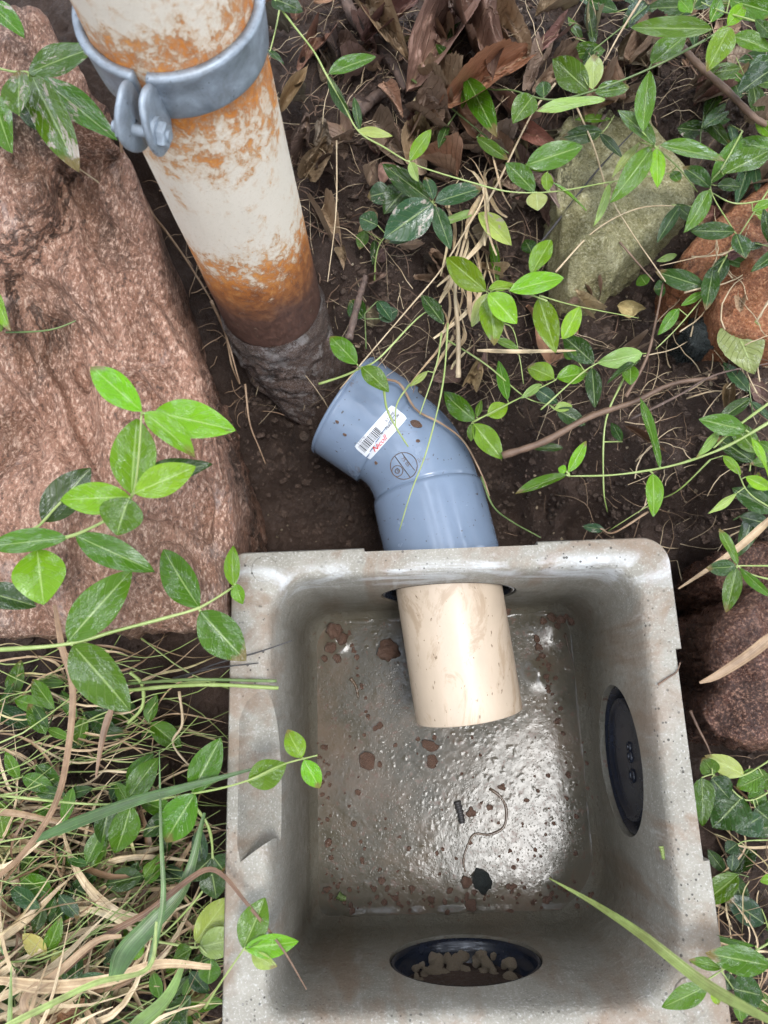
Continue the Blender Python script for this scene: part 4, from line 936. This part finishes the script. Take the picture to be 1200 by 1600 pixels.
LL = [((30,1090),'at the left edge right below the rock'),((70,1150),'left of the brown ribbon below the rock'),((20,1225),'at the left edge behind the pale stems'),((85,1262),'where the dead ribbon bends'),((150,1150),'under the biggest vine leaf'),((20,1300),'at the left edge under the dark blade'),
 ((120,1330),'just below the broad dark blade'),((60,1420),'at left among the tan blades'),((110,1400),'in the middle of the tan blades'),((180,1480),'beside the wide cut blade'),((60,1500),'at left above the wide tan ribbon'),((140,1560),'at the bottom below the wide tan ribbon'),
 ((250,1560),'at the bottom near the box corner'),((285,1590),'at the very bottom touching the box'),((200,1595),'at the bottom edge between the lime stalks'),((30,1580),'in the bottom left corner'),((250,1310),'beside the upright narrow blade'),((230,1385),'left of the bent dead stalk'),
 ((20,1380),'at the left edge where the ribbon ends'),((90,1100),'crossed by the brown ribbon'),((205,1130),'by the jointed pale stem'),((300,1530),'under the pale upright leaves'),((170,1225),'behind the short orange-brown blade'),((275,1350),'in the dark gap left of the rim')]
rs = random.Random(11)
def bush(px, py, h, n_, cols, label, group, Lr=(42, 78)):
    p = on(px, py, h, BG); z = p.z; lv = []
    a0 = rs.uniform(0, 6.28); pr_ = (px+math.cos(a0)*50, py+math.sin(a0)*50)
    for k in range(n_):
        t = rs.random(); bx = px+(pr_[0]-px)*t; by = py+(pr_[1]-py)*t; a = a0+rs.choice((-1, 1))*rs.uniform(.4, 1.5)+(math.pi if rs.random() < .6 else 0); Ln = rs.uniform(*Lr)
        lv.append((bx, by, bx+math.cos(a)*Ln, by+math.sin(a)*Ln, Ln*rs.uniform(.32, .5), rs.choice(cols), z+rs.uniform(-.01, .02)))
    st = [(pr_[0], pr_[1], z-.012), ((px+pr_[0])/2+rs.uniform(-6, 6), (py+pr_[1])/2, z-.004), (px, py, z)]
    sprig(label, [st], lv, sw=3, mat=rs.choice(['stem', 'stem_d']), group=group, pet=True)
for (x, y), w_ in UG: bush(x, y, .03, rs.randint(3, 5), ['d', 'd', 'k', 'g'], 'dark vine sprig '+w_, 'dark vine sprigs in the undergrowth')
for (x, y), w_ in LL: bush(x, y, rs.uniform(.04, .08), rs.randint(4, 6), ['d', 'd', 'g', 'g', 'k', 'y' if rs.random() < .3 else 'g'], 'small green vine sprig '+w_, 'vine sprigs tangled in the dry grass', (34, 66))
# ------------------------------------------------------------------ grass, straws, stems
def blade(name, label, pts, wpx, val, mat, cat='grass blade', group=None, fold=.3, taper=.8, roll=0, twist=0):
    pth = spline([P(*q) for q in pts], 30); wm = wpx*pxm(sum(q[2] for q in pts)/len(pts)); vs, fs, uv = [], [], []
    ribbon_geo(pth, lambda t: wm*max(.06, (1-t**2.2*taper)*min(1, .5+t*3)), vs, fs, uv, val, fold, twist, roll)
    o = mk(name, vs, fs, M[mat], None, True, uv); return tag(o, label, cat, group)
blade('grass_blade', 'long lime grass blade over the lower right of the box', Z([(1215, 1600), (1100, 1535), (1000, 1458), (930, 1412), (858, 1372)], .22, .06), 15, .80, 'greengrass', taper=.9)
blade('grass_blade', 'broad dark blue-green grass blade pointing at the left rim', Z([(55, 1312), (120, 1285), (210, 1252), (290, 1230), (345, 1215), (430, 1192)], .03, .03), 17, .12, 'greengrass', taper=.93)
blade('grass_blade', 'upright narrow grass blade in the lower left', Z([(232, 1515), (246, 1460), (256, 1400), (252, 1300), (249, 1172)], .03, .03), 10, .30, 'greengrass', taper=.9)
blade('grass_blade', 'wide grey-green cut grass blade in the lower left', Z([(178, 1532), (200, 1485), (240, 1440), (290, 1380), (320, 1270)], .03, .0), 30, .2, 'greengrass', taper=.85)
blade('grass_blade', 'bright lime stalk along the bottom left edge', Z([(-10, 1612), (60, 1578), (150, 1535), (232, 1512), (245, 1440)], .06, .06), 9, .78, 'greengrass', taper=.6)
blade('grass_blade', 'short green stalk at the bottom left corner', Z([(16, 1615), (17, 1570), (18, 1510)], .03, .03), 8, .6, 'greengrass')
blade('grass_blade', 'green blades at the bottom beside the box', Z([(200, 1612), (260, 1560), (290, 1500)], .01, .02), 20, .5, 'greengrass')
blade('dry_blade', 'long dead brown grass ribbon hanging over the lower left', Z([(86, 945), (98, 1010), (115, 1075), (108, 1170), (88, 1255), (40, 1330), (-8, 1375)], .12, .05), 11, .28, 'drygrass', taper=.3, cat='dry grass blade')
blade('dry_blade', 'short orange-brown dead blade below the big vine leaf', Z([(176, 1105), (162, 1150), (150, 1215)], .0, .0), 12, .18, 'drygrass', cat='dry grass blade')
blade('dry_blade', 'red-brown bent dead stalk arching over the left rim', Z([(100, 1520), (160, 1465), (230, 1425), (290, 1378), (325, 1358), (352, 1370), (385, 1410), (440, 1480), (479, 1546)], .01, .03), 9, .05, 'drygrass', taper=.85, cat='dry grass blade')
blade('dry_blade', 'wide tan dead ribbon across the bottom left', Z([(0, 1530), (80, 1540), (170, 1530), (250, 1505), (330, 1510)], .02, .02), 18, .6, 'drygrass', taper=.6, cat='dry grass blade')
blade('dry_blade', 'curled tan dead ribbon below the wide one', Z([(60, 1605), (40, 1560), (90, 1520), (150, 1470), (190, 1462)], .02, .02), 13, .4, 'drygrass', taper=.6, cat='dry grass blade')
blade('dry_blade', 'pinkish dead blade in front of the wet red stone', Z([(1215, 985), (1170, 1022), (1120, 1055), (1093, 1067)], .0, -.01), 17, .35, 'drygrass', cat='dry grass blade')
blade('dry_blade', 'tan blade crossing above the arching right stem', Z([(1215, 800), (1160, 850), (1120, 880), (1060, 920)], -.02, -.03), 12, .5, 'drygrass', cat='dry grass blade')
blade('dry_blade', 'flat tan straw lying under the lime rosette', Z([(745, 548), (800, 550), (870, 549), (900, 548)], .02, .02), 8, .7, 'drygrass', cat='dry grass blade')
def stick(name, label, pts, wpx, mat, cat='twig', group=None, taper=.5, knob=.15):
    pth = spline([P(*q) for q in pts], 26); r0 = wpx*.5*pxm(pts[0][2]); vs, fs = tube_geo(pth, lambda t: r0*(1-taper*t)*(1+knob*math.sin(t*23)*math.sin(t*51)), 8)
    return tag(mk(name, vs, fs, M[mat]), label, cat, group)
stick('twig', 'long brown twig slanting across the soil to the right edge', Z([(785, 712), (850, 690), (920, 652), (990, 628), (1050, 600), (1120, 590)], -.03, .0), 13, 'twig', taper=.5)
stick('twig', 'thin grey twig running to the right edge under the pale serrated leaf', Z([(985, 655), (1060, 618), (1120, 585), (1215, 565)], -.01, .02), 5, 'bark')
stick('thorny_stem', 'thorny tan bramble stem in the upper right', Z([(1065, 72), (1095, 105), (1140, 145), (1180, 185), (1215, 200)], .10, .10), 13, 'twig', cat='bramble stem', taper=.1)
stick('twig', 'black wiry stick lying across the mossy stone', Z([(838, 388), (880, 335), (930, 270), (990, 205)], .045, .055), 5, 'twig_dark')
stick('twig', 'red-brown stalk standing beside the mossy stone tip', Z([(978, 620), (1010, 560), (1025, 500), (1036, 442)], .0, .03), 6, 'twig')
stick('twig', 'thin red stalk leaning over the mossy stone', Z([(968, 378), (1000, 415), (1022, 440)], .06, .05), 4, 'twig')
stick('straw', 'straw crossing the mossy stone from top to tip', Z([(900, 165), (928, 230), (950, 300), (985, 360), (1040, 440)], .07, .05), 4, 'straw', cat='straw')
stick('straw', 'straw slanting up to the right across the mossy stone', Z([(868, 425), (930, 360), (1000, 325), (1080, 322)], .07, .06), 3.5, 'straw', cat='straw')
stick('straw', 'pale straw leaning from the top edge past the dead leaves', Z([(1004, -5), (970, 50), (945, 95)], .1, .09), 5, 'straw', cat='straw')
stick('straw', 'thin straw lying on the red rock beside the clamp', Z([(38, 208), (90, 243), (160, 290), (232, 362)], .125, .08), 4.5, 'straw', cat='straw')
stick('straw', 'thin straw hanging straight down right of the standpipe', Z([(526, 220), (525, 330), (512, 440)], .06, .04), 3.2, 'straw', cat='straw')
stick('root', 'curved root dangling between rock and standpipe', Z([(188, 205), (195, 260), (235, 330), (262, 365), (300, 420), (345, 500), (375, 600)], .12, -.05), 7, 'root', cat='root')
stick('root', 'forked pale root hanging in the pit', Z([(330, 470), (352, 520), (362, 570), (374, 600)], .0, -.08), 6, 'root', cat='root')
stick('root', 'thin root hair hanging down the pit wall', Z([(383, 600), (390, 660), (405, 700), (415, 725)], -.08, -.12), 4, 'root', cat='root')
stick('root', 'brown root curving round the top of the grey elbow', Z([(598, 592), (625, 600), (650, 640), (690, 662), (725, 690), (752, 740), (765, 775)], -.04, -.08), 5, 'root', cat='root')
stick('stem', 'thin green runner curving down to the far rim', Z([(752, 745), (770, 790), (800, 815), (845, 840)], -.06, -.01), 3.5, 'stem_d', cat='runner')
stick('stalk', 'yellow-green cut stalk resting on the left rim', [(190,1080,-.05),(270,1072,-.01),(340,1070,.008),(435,1075,.008)], 6, 'stem', cat='stalk', taper=.1)
stick('stalk', 'thinner brown-green stalk above the cut stalk on the left rim', [(200,1068,-.05),(290,1062,.0),(340,1062,.008),(432,1064,.012)], 5, 'stem_d', cat='stalk', taper=.1)
stick('twig', 'long black wiry twig poking over the left rim', [(280,1062,-.03),(335,1038,.006),(400,1020,.012),(456,1001,.016)], 3.5, 'twig_dark')
stick('twig', 'short black twig under the long one on the left rim', [(270,1060,-.03),(330,1045,.005),(404,1036,.008)], 3.5, 'twig_dark')
stick('root', 'pale looping root left of the box', Z([(280, 1080), (285, 1130), (270, 1160), (290, 1190), (305, 1200)], -.08, -.10), 5, 'straw', cat='root')
stick('stem', 'pale jointed stem bent like an elbow above the cut stalks', Z([(203, 1050), (222, 1070), (222, 1105), (200, 1130)], -.03, -.06), 6, 'stem', cat='stem', taper=.1)
stick('twig', 'dry twig pointing at the pit beside the right wall', Z([(1078, 1110), (1092, 1140), (1105, 1165), (1112, 1185)], -.06, -.07), 5, 'twig')
stick('twig', 'thin bent twig lying on the right rim', Z([(1028, 1070), (1045, 1058), (1057, 1050), (1063, 1035)], .0025, .0025), 3.5, 'twig')
stick('stick', 'grey-white weathered stick among the dead leaves', Z([(955, 150), (962, 145), (945, 180), (925, 215)][2:]+[(840,90),(835,130)][:0], .06, .05), 8, 'bark')
stick('stick', 'thick dark weathered stick at the top beside the beech leaf', Z([(535, -10), (555, 30), (590, 70), (620, 110), (635, 140)], .08, .06), 26, 'bark', taper=.2)
stick('stick', 'short knobbly dark stick beneath the beech leaf', Z([(560, 175), (590, 150), (625, 140)], .05, .05), 24, 'bark', taper=.2)
stick('stick', 'whitish bark stick left of the bright leaves', Z([(545, 530), (560, 470), (572, 430)], .0, .02), 14, 'bark', taper=.3)
stick('straw', 'thick tan stalk standing in the dry tuft', Z([(716, 590), (716, 520), (712, 440), (735, 340)], -.02, .04), 9, 'straw', cat='straw')
def many(name, label, group, cnt, region, mat, Lr, wr, curve, h, ribbon=False, vr=(0, 1), ang=None, T=None, seed=1):
    """an uncountable tangle of thin strands lying on the ground"""
    r = random.Random(seed); vs, fs, uv = [], [], []
    for _ in range(cnt):
        for _t in range(40):
            px = r.uniform(region[0], region[2]); py = r.uniform(region[1], region[3])
            if len(region) < 5 or region[4](px, py): break
        p, n_ = hit(px, py, T or BG)
        if name.startswith('fine_') and hit(px, py, BGR)[0].z < p.z-.004: continue
        a = r.uniform(0, 6.28) if ang is None else r.gauss(*ang); Ln = r.uniform(*Lr); hh = r.uniform(*h)
        p = p+Vector((0, 0, hh)); d = Vector((math.cos(a), math.sin(a), 0)); s_ = Vector((-d.y, d.x, 0)); cu = r.uniform(-curve, curve); lift = r.uniform(-.15, .3)*Ln
        pth = [p+d*Ln*(t-.5)+s_*cu*Ln*(t-.5)**2*2+s_*.025*Ln*math.sin(t*7+a)+Vector((0, 0, lift*(1-(2*t-1)**2)+r.uniform(-.002, .002))) for t in np.linspace(0, 1, 9)]
        wm = r.uniform(*wr)
        if ribbon: ribbon_geo(spline(pth, 13), lambda t: wm*max(.1, math.sin(math.pi*min(.97, .15+t*.85))), vs, fs, uv, r.uniform(*vr), .3, r.uniform(-2, 2), r.uniform(-.8, .8))
        else:
            b = len(vs); tube_geo(pth, lambda t: wm*.5*(1-.5*t), 5, vs, fs); uv += [(r.random(), 0)]*(len(vs)-b)
    o = mk(name, vs, fs, M[mat], None, True, uv); return tag(o, label, None, None, 'stuff')
outr = lambda x, y: not (335 < x and y > 850 and x < 1130) and not (x < 380 and y < 1000 and y > 230)
left = lambda x, y: x < 338 and y > 1010
many('dry_grass', 'tangle of dry tan grass blades', None, 230, (-30, 1240, 335, 1620, left), 'drygrass', (.05, .17), (.002, .0075), .7, (.02, .075), True, seed=2, ang=(.3, .7))
many('dry_grass', 'broad bleached dry blades at the bottom left', None, 60, (-30, 1370, 330, 1620, left), 'drygrass', (.07, .16), (.004, .009), .8, (.05, .09), True, (.45, .95), seed=22, ang=(.35, .5))
many('dry_grass', 'tan grass on the left bank', None, 110, (-30, 1020, 335, 1300, left), 'drygrass', (.05, .14), (.0012, .003), .5, (.02, .06), True, (.3, 1), seed=3, ang=(0, .35))
many('vine_stems', 'tangle of green trailing vine stems', None, 130, (-30, 1020, 335, 1600, left), 'stem', (.08, .2), (.0012, .0026), .3, (.01, .07), seed=4, ang=(.05, .35))
many('fine_grass', 'fine green grass blades', None, 160, (-30, 1280, 335, 1620, left), 'greengrass', (.05, .13), (.0012, .003), .6, (.01, .06), True, (.2, .95), seed=5, ang=(1.2, .5))
many('fine_roots', 'fine pale roots and fibres on the bank', None, 420, (395, 0, 1215, 640, lambda x, y: outr(x, y) and not (860 < x and 200 < y < 500)), 'straw', (.02, .09), (.0003, .0010), .3, (.001, .012), seed=6)
many('fine_twigs', 'fine brown twiglets in the litter', None, 420, (395, 0, 1215, 620, lambda x, y: outr(x, y) and not (860 < x and 200 < y < 500)), 'twig', (.01, .06), (.0006, .002), .5, (.0, .012), seed=8)
many('fine_roots', 'thin roots on the right bank and pit wall', None, 150, (780, 600, 1215, 1600, lambda x, y: outr(x, y) and x > 800), 'root', (.015, .06), (.0003, .0010), .35, (.0, .012), seed=9)
many('fine_roots', 'thin roots between rock and standpipe', None, 70, (200, 230, 420, 700, lambda x, y: x > 215+(y-230)*.33), 'root', (.015, .05), (.0005, .0015), .8, (.0, .01), seed=10)
many('dry_grass', 'pale dry blades in the central tuft', None, 34, (690, 300, 770, 580), 'drygrass', (.05, .12), (.0015, .006), .5, (.01, .04), True, (.5, .9), ang=(1.55, .3), seed=12)
many('dry_grass', 'dry stalks along the right edge', None, 60, (1000, 380, 1215, 900), 'straw', (.03, .10), (.0007, .002), .5, (.0, .02), ang=(1.0, .6), seed=13)
many('dry_grass', 'dry and green blades beside the right wall', None, 60, (1110, 1250, 1215, 1620), 'drygrass', (.03, .09), (.001, .003), .6, (.0, .03), True, (.2, 1), seed=14)
# soil clods and litter crumbs
iv, ifc = ico(1)
def crumbs(name, label, cnt, reg, sr, mat, T, seed, cond=None):
    r = random.Random(seed); vs, fs = [], []
    for _ in range(cnt):
        for _t in range(30):
            px = r.uniform(reg[0], reg[2]); py = r.uniform(reg[1], reg[3])
            if cond is None or cond(px, py): break
        p, n_ = hit(px, py, T); q_, _n = hit(px, py, BALL)
        if (q_-p).length > .004 or (T is BG and hit(px, py, BGR)[0].z < p.z-.004): continue
        s_ = r.uniform(*sr)*(r.random()**2*1.5+.3); b = len(vs)
        sc = [s_*r.uniform(.6, 1.3) for _k in range(3)]; a = r.uniform(0, 6.28); ca, sa = math.cos(a), math.sin(a)
        for v in iv:
            q = 1+r.uniform(-.28, .28); x, y, z = v[0]*sc[0]*q, v[1]*sc[1]*q, v[2]*sc[2]*q*.8
            vs.append((p.x+x*ca-y*sa, p.y+x*sa+y*ca, p.z+z+s_*.2))
        fs += [(f[0]+b, f[1]+b, f[2]+b) for f in ifc]
    o = mk(name, vs, fs, mat, None, False); return tag(o, label, None, None, 'stuff')
crumbs('soil_crumbs', 'loose crumbs of dark soil', 11000, (380, 0, 1215, 1620), (.0008, .0036), M['clod'], BG, 1, lambda x, y: outr(x, y) and not (x < 520 and y < 560))
crumbs('soil_crumbs', 'loose crumbs of soil left of the box', 900, (-10, 1000, 350, 1610), (.0015, .005), M['soil'], BG, 2)
crumbs('grit_crumbs', 'pale grit in the soil', 500, (400, 300, 1215, 900), (.0006, .0019), M['gravel'], BG, 3, lambda x, y: outr(x, y))
# ------------------------------------------------------------------ dead leaves
CRUM = [crumpled(60+k) for k in range(4)]
def dead(label, bx, by, tx, ty, wd, col, k, h=.012, group=None):
    a = on(bx, by, h, BG); b = on(tx, ty, h+.004, BG)
    if abs(b.z-a.z) > .04: b = P(tx, ty, a.z)
    o = place_leaf(CRUM[k % 4] if k >= 10 else DEAD[k % 5], a, b, wd*pxm(a.z)*1.05, None, None, col, 1, random.uniform(-.3, .3), 'dead_leaf', .5); return tag(o, label, 'dead leaf', group)
TAN, BRN, DRK, RED = (.44, .32, .205), (.28, .20, .145), (.13, .095, .072), (.19, .115, .088)
dead('flat serrated beech leaf with clear veins right of the clamp', 545, 222, 502, 138, 58, TAN, 3, .02)
dead('rolled tan leaf touching the right side of the standpipe', 437, 178, 482, 100, 34, (.40, .25, .13), 2, .03)
dead('pale tan leaf low beside the standpipe', 497, 330, 535, 408, 44, (.36, .24, .15), 4)
dead('large tan leaf lying under the lime leaves', 866, 572, 832, 472, 82, (.42, .25, .14), 0, .01)
dead('long reddish rolled leaf at the top centre', 562, 68, 652, 2, 38, (.22, .125, .09), 10, .04)
dead('big crumpled brown leaf at the top, left of two', 632, 135, 712, 20, 105, BRN, 11, .035)
dead('big crumpled brown leaf at the top, right of two', 703, -5, 778, 125, 118, (.25, .175, .12), 12, .04)
dead('tan leaf curling beneath the crumpled ones', 690, 175, 835, 80, 72, (.26, .16, .095), 13, .02)
dead('grey-brown crumpled leaf over the thick dark stick', 575, 20, 640, 95, 80, (.25, .18, .13), 13, .03)
dead('pale brown crumpled leaf above the vine cluster', 640, 160, 720, 215, 62, (.33, .24, .165), 11, .02)
dead('tan curled leaf at the top edge near the corner stem', 832, 20, 905, 5, 40, TAN, 11, .05)
dead('brown torn leaf with a pale edge at upper right', 975, 100, 1035, 60, 44, BRN, 12, .05)
dead('small orange leaf at the very top by the clamp', 490, 5, 530, -12, 30, (.40, .22, .12), 0, .05)
dead('grey-tan folded leaf beside the dark stick', 528, 70, 575, 85, 32, (.27, .18, .12), 1, .03)
dead('brown leaf above the big mossy stone', 815, 205, 870, 225, 34, (.28, .14, .09), 0, .02)
dead('pinkish leaf half under the vine left of the mossy stone', 715, 165, 770, 215, 60, (.34, .20, .13), 1, .015)
dead('small curled brown leaf at right of the pale serrated leaf stalk', 1142, 595, 1138, 652, 28, (.27, .16, .075), 2, .02)
dead('yellowed leaf between the stones', 964, 478, 1010, 484, 30, (.42, .44, .17), 0, .02)
dead('wet orange-brown leaf at the bottom left corner', 60, 1600, 130, 1565, 60, (.20, .09, .03), 0, .05)
dead('small pale yellow leaf at the bottom beside the box', 287, 1560, 317, 1550, 26, (.50, .42, .22), 4, .07)
dead('brown leaf above the arching stem at right', 1050, 55, 1010, 85, 34, BRN, 1, .04)
dead('narrow brown curled leaf on the soil below the twig', 975, 665, 1045, 708, 16, (.20, .10, .055), 2, .006)
rd = random.Random(5)
for k in range(150):
    for _ in range(50):
        px, py = rd.uniform(430, 1210), rd.uniform(-20, 600)
        if py < 330 or rd.random() < .35: break
    if px < 430+py*.17 or (850 < px < 1090 and 190 < py < 470): px = rd.uniform(560, 840)
    a = rd.uniform(0, 6.28); Ln = rd.uniform(28, 85) if py < 300 else rd.uniform(20, 50)
    dead('small broken brown leaf piece in the litter of the bank', px, py, px+math.cos(a)*Ln, py+math.sin(a)*Ln, Ln*rd.uniform(.5, .9), rd.choice([BRN, DRK, TAN, RED, TAN, BRN, BRN]), rd.choice([0, 1, 2, 3, 4, 10, 11, 12, 13, 10, 11]), rd.uniform(.002, .018), 'broken dead leaves in the litter')
# pale birch leaf at right
o = place_leaf(SERR[0], P(1143, 500, .02), P(1180, 582, .02), 72*pxm(.02), None, None, (.30, .36, .14), 1, .1, 'fallen_leaf'); tag(o, 'pale green serrated leaf fallen at the right edge', 'leaf')
st = stick('t', None, [(1143, 502, .021), (1141, 492, .022), (1140, 484, .022)], 3.5, 'stem', 'x'); st.name = 'leaf_stalk'; del st['category']; st.parent = o; st.matrix_parent_inverse = o.matrix_basis.inverted()
# ------------------------------------------------------------------ things in the box
iv3, if3 = ico(3)
def rockmesh(name, seed, mat, rough=.22, sub=3):
    v, f = (iv3, if3) if sub == 3 else ico(sub)
    d = 1+rough*fbm(v[:, 0]+seed, v[:, 1]-seed, 1.3, v[:, 2]+seed, 3)*1.2
    me = bpy.data.meshes.new(name); me.from_pydata((v*d[:, None]).tolist(), [], f); me.update(); me.polygons.foreach_set('use_smooth', [True]*len(f)); me.materials.append(mat); return me
GR = [rockmesh('grit_stone', k*3+1, M['grit'], .35) for k in range(5)]; GV = [rockmesh('gravel_stone', k*5+2, M['gravel'], .3) for k in range(5)]; DK = [rockmesh('dark_pebble', 77, M['darkstone'], .3)]
def pebble(me, px, py, rpx, label, cat='pebble', group=None, sq=.6, name='pebble', T=None, p=None, el=(1, 1)):
    if p is None: p, n_ = hit(px, py, T or BB)
    r_ = rpx*(CAM.z-p.z)/FPX; o = bpy.data.objects.new(name, me); C.objects.link(o)
    o.location = p+Vector((0, 0, r_*sq*.28)); o.rotation_euler = (0, 0, random.uniform(0, 6.28)); o.scale = (r_*el[0], r_*el[1], r_*sq); return tag(o, label, cat, group)
pebble(GR[0], 605, 1019, 17, 'largest red pebble in the box, left of the beige pipe', sq=.8)
pebble(GR[1], 574, 1190, 12, 'round muddy pebble on the left of the floor', sq=.7)
pebble(GR[2], 671, 1165, 10, 'reddish pebble just below the beige pipe end', sq=.7, el=(1.2, .8))
pebble(GR[3], 675, 1192, 9, 'small red pebble next to the one below the pipe end')
pebble(DK[0], 752, 1374, 15, 'dark green-grey angular stone on the floor of the box', sq=.7)
pebble(GR[4], 737, 1270, 7, 'light brown pebble beside the little black stick')
pebble(GR[0], 727, 1377, 8, 'rusty pebble left of the dark green-grey stone')
pebble(GR[1], 736, 1415, 8, 'rusty pebble at the near edge of the mud')
pebble(GR[3], 790, 955, 9, 'red pebble under the far wall right of the pipe')
for a, b, r_ in ((520, 985, 17), (535, 1000, 13), (516, 1012, 12), (528, 1030, 9), (508, 1030, 7)):
    pebble(GR[int(a) % 5], a, b, r_*.72, 'crumbly red-brown clod in the far left corner of the box floor', 'clod', 'red clods in the far left corner', .9, 'clod')
for a, b, r_ in ((850, 970, 9), (862, 965, 11), (878, 968, 12), (893, 972, 10), (870, 978, 8), (885, 962, 7), (840, 1010, 9), (848, 1025, 8), (838, 1000, 7), (856, 1040, 6)):
    pebble(GR[int(a) % 5], a, b, r_*.62, 'red-brown clod piled in the far right corner of the box floor', 'clod', 'red clods in the far right corner', .7, 'clod')
rp_ = random.Random(8)
for k in range(255):
    t = rp_.random()
    if t < .25: px, py = rp_.uniform(500, 935), rp_.gauss(1402, 13)
    elif t < .36: px = rp_.uniform(545, 575); py = 990+(px-545)*4+rp_.gauss(0, 8)
    elif t < .46: px = rp_.gauss(510, 8); py = rp_.uniform(1150, 1400)
    elif t < .56: a = rp_.random(); px, py = 835+a*40+rp_.gauss(0, 6), 990+a*140
    else: px, py = rp_.uniform(510, 925), rp_.uniform(1130, 1410)
    if 620 < px < 815 and py < 1140: continue
    py = min(py, 1424)
    pebble(GR[k % 5], px, py, rp_.choice([1.5, 1.8, 2.1, 2.6, 3.2, 4.0, 5 if rp_.random() < .3 else 2.4]), 'small red-brown grit stone on the wet floor of the box', 'grit stone', 'grit stones on the wet floor', .7, 'grit_stone', el=(1, rp_.uniform(.7, 1.2)))
def on_box(l, h): return [(lambda q: (q.x, q.y, q.z+h))(hit(a, b, BB)[0]) for a, b in l]
def stick3(name, label, l, wm, mat, cat, h=.001, taper=.4):
    pth = spline([Vector(q) for q in on_box(l, h)], 30); vs, fs = tube_geo(pth, lambda t: wm*.5*(1-taper*t)*(1+.15*math.sin(t*31)), 8); return tag(mk(name, vs, fs, M[mat]), label, cat)
stick3('root', 'thin S-shaped muddy root lying on the box floor', [(765, 1232), (782, 1245), (791, 1265), (787, 1292), (765, 1304), (742, 1303), (731, 1320), (724, 1345), (727, 1362)], .0032, 'worm', 'root')
stick3('twig', 'short black stick on the box floor', [(714, 1252), (719, 1270), (722, 1286)], .008, 'twig_dark', 'twig', .0015, .1)
stick3('root', 'hair-thin root standing in the mud at far right', [(883, 990), (890, 1020), (897, 1045)], .0014, 'worm', 'root')
stick3('leaf_scrap', 'tiny yellow-green leaf scrap stuck to the right wall', [(1034, 1322), (1036, 1332), (1037, 1342)], .006, 'stem', 'leaf scrap', .001)
stick3('leaf_scrap', 'green leaf scrap on the mud near the left', [(528, 1398), (534, 1402), (541, 1404)], .009, 'stem_d', 'leaf scrap', .001)
stick3('twig', 'curled twig on the beige pipe bottom edge', [(548, 1060), (556, 1072), (560, 1090)], .004, 'worm', 'twig')
pp, _n = hit(649, 663, BE); pebble(GR[1], 0, 0, 11, 'brown clump of soil stuck on the grey elbow above the moulded mark', 'soil clump', None, .35, 'soil_clump', p=pp, el=(1, .5))
for a, b in ((527, 659), (539, 679), (588, 723), (653, 689)):
    pp, _n = hit(a, b, BE); pebble(GR[2], 0, 0, 3.2, 'small fleck of soil stuck on the grey elbow', 'soil fleck', 'soil flecks on the elbow', .4, 'soil_fleck', p=pp)
# gravel in the outlet pipe
for k in range(150):
    x = HS.x+random.uniform(-.047, .047); y = HS.y-random.uniform(.010, .060)
    zf = HS.z-math.sqrt(max(0, .057**2-(x-HS.x)**2))+.007*random.random()+.45*(HS.y-.008-y)
    r_ = random.uniform(.0028, .0068)
    pebble(GV[k % 5], 0, 0, r_/((CAM.z-zf)/FPX), 'tan gravel stone inside the black outlet pipe', 'gravel stone', 'gravel in the outlet pipe', .75, 'gravel_stone', p=Vector((x, y, zf)), el=(1, random.uniform(.7, 1)))
# specks of mud on the pipes and rims
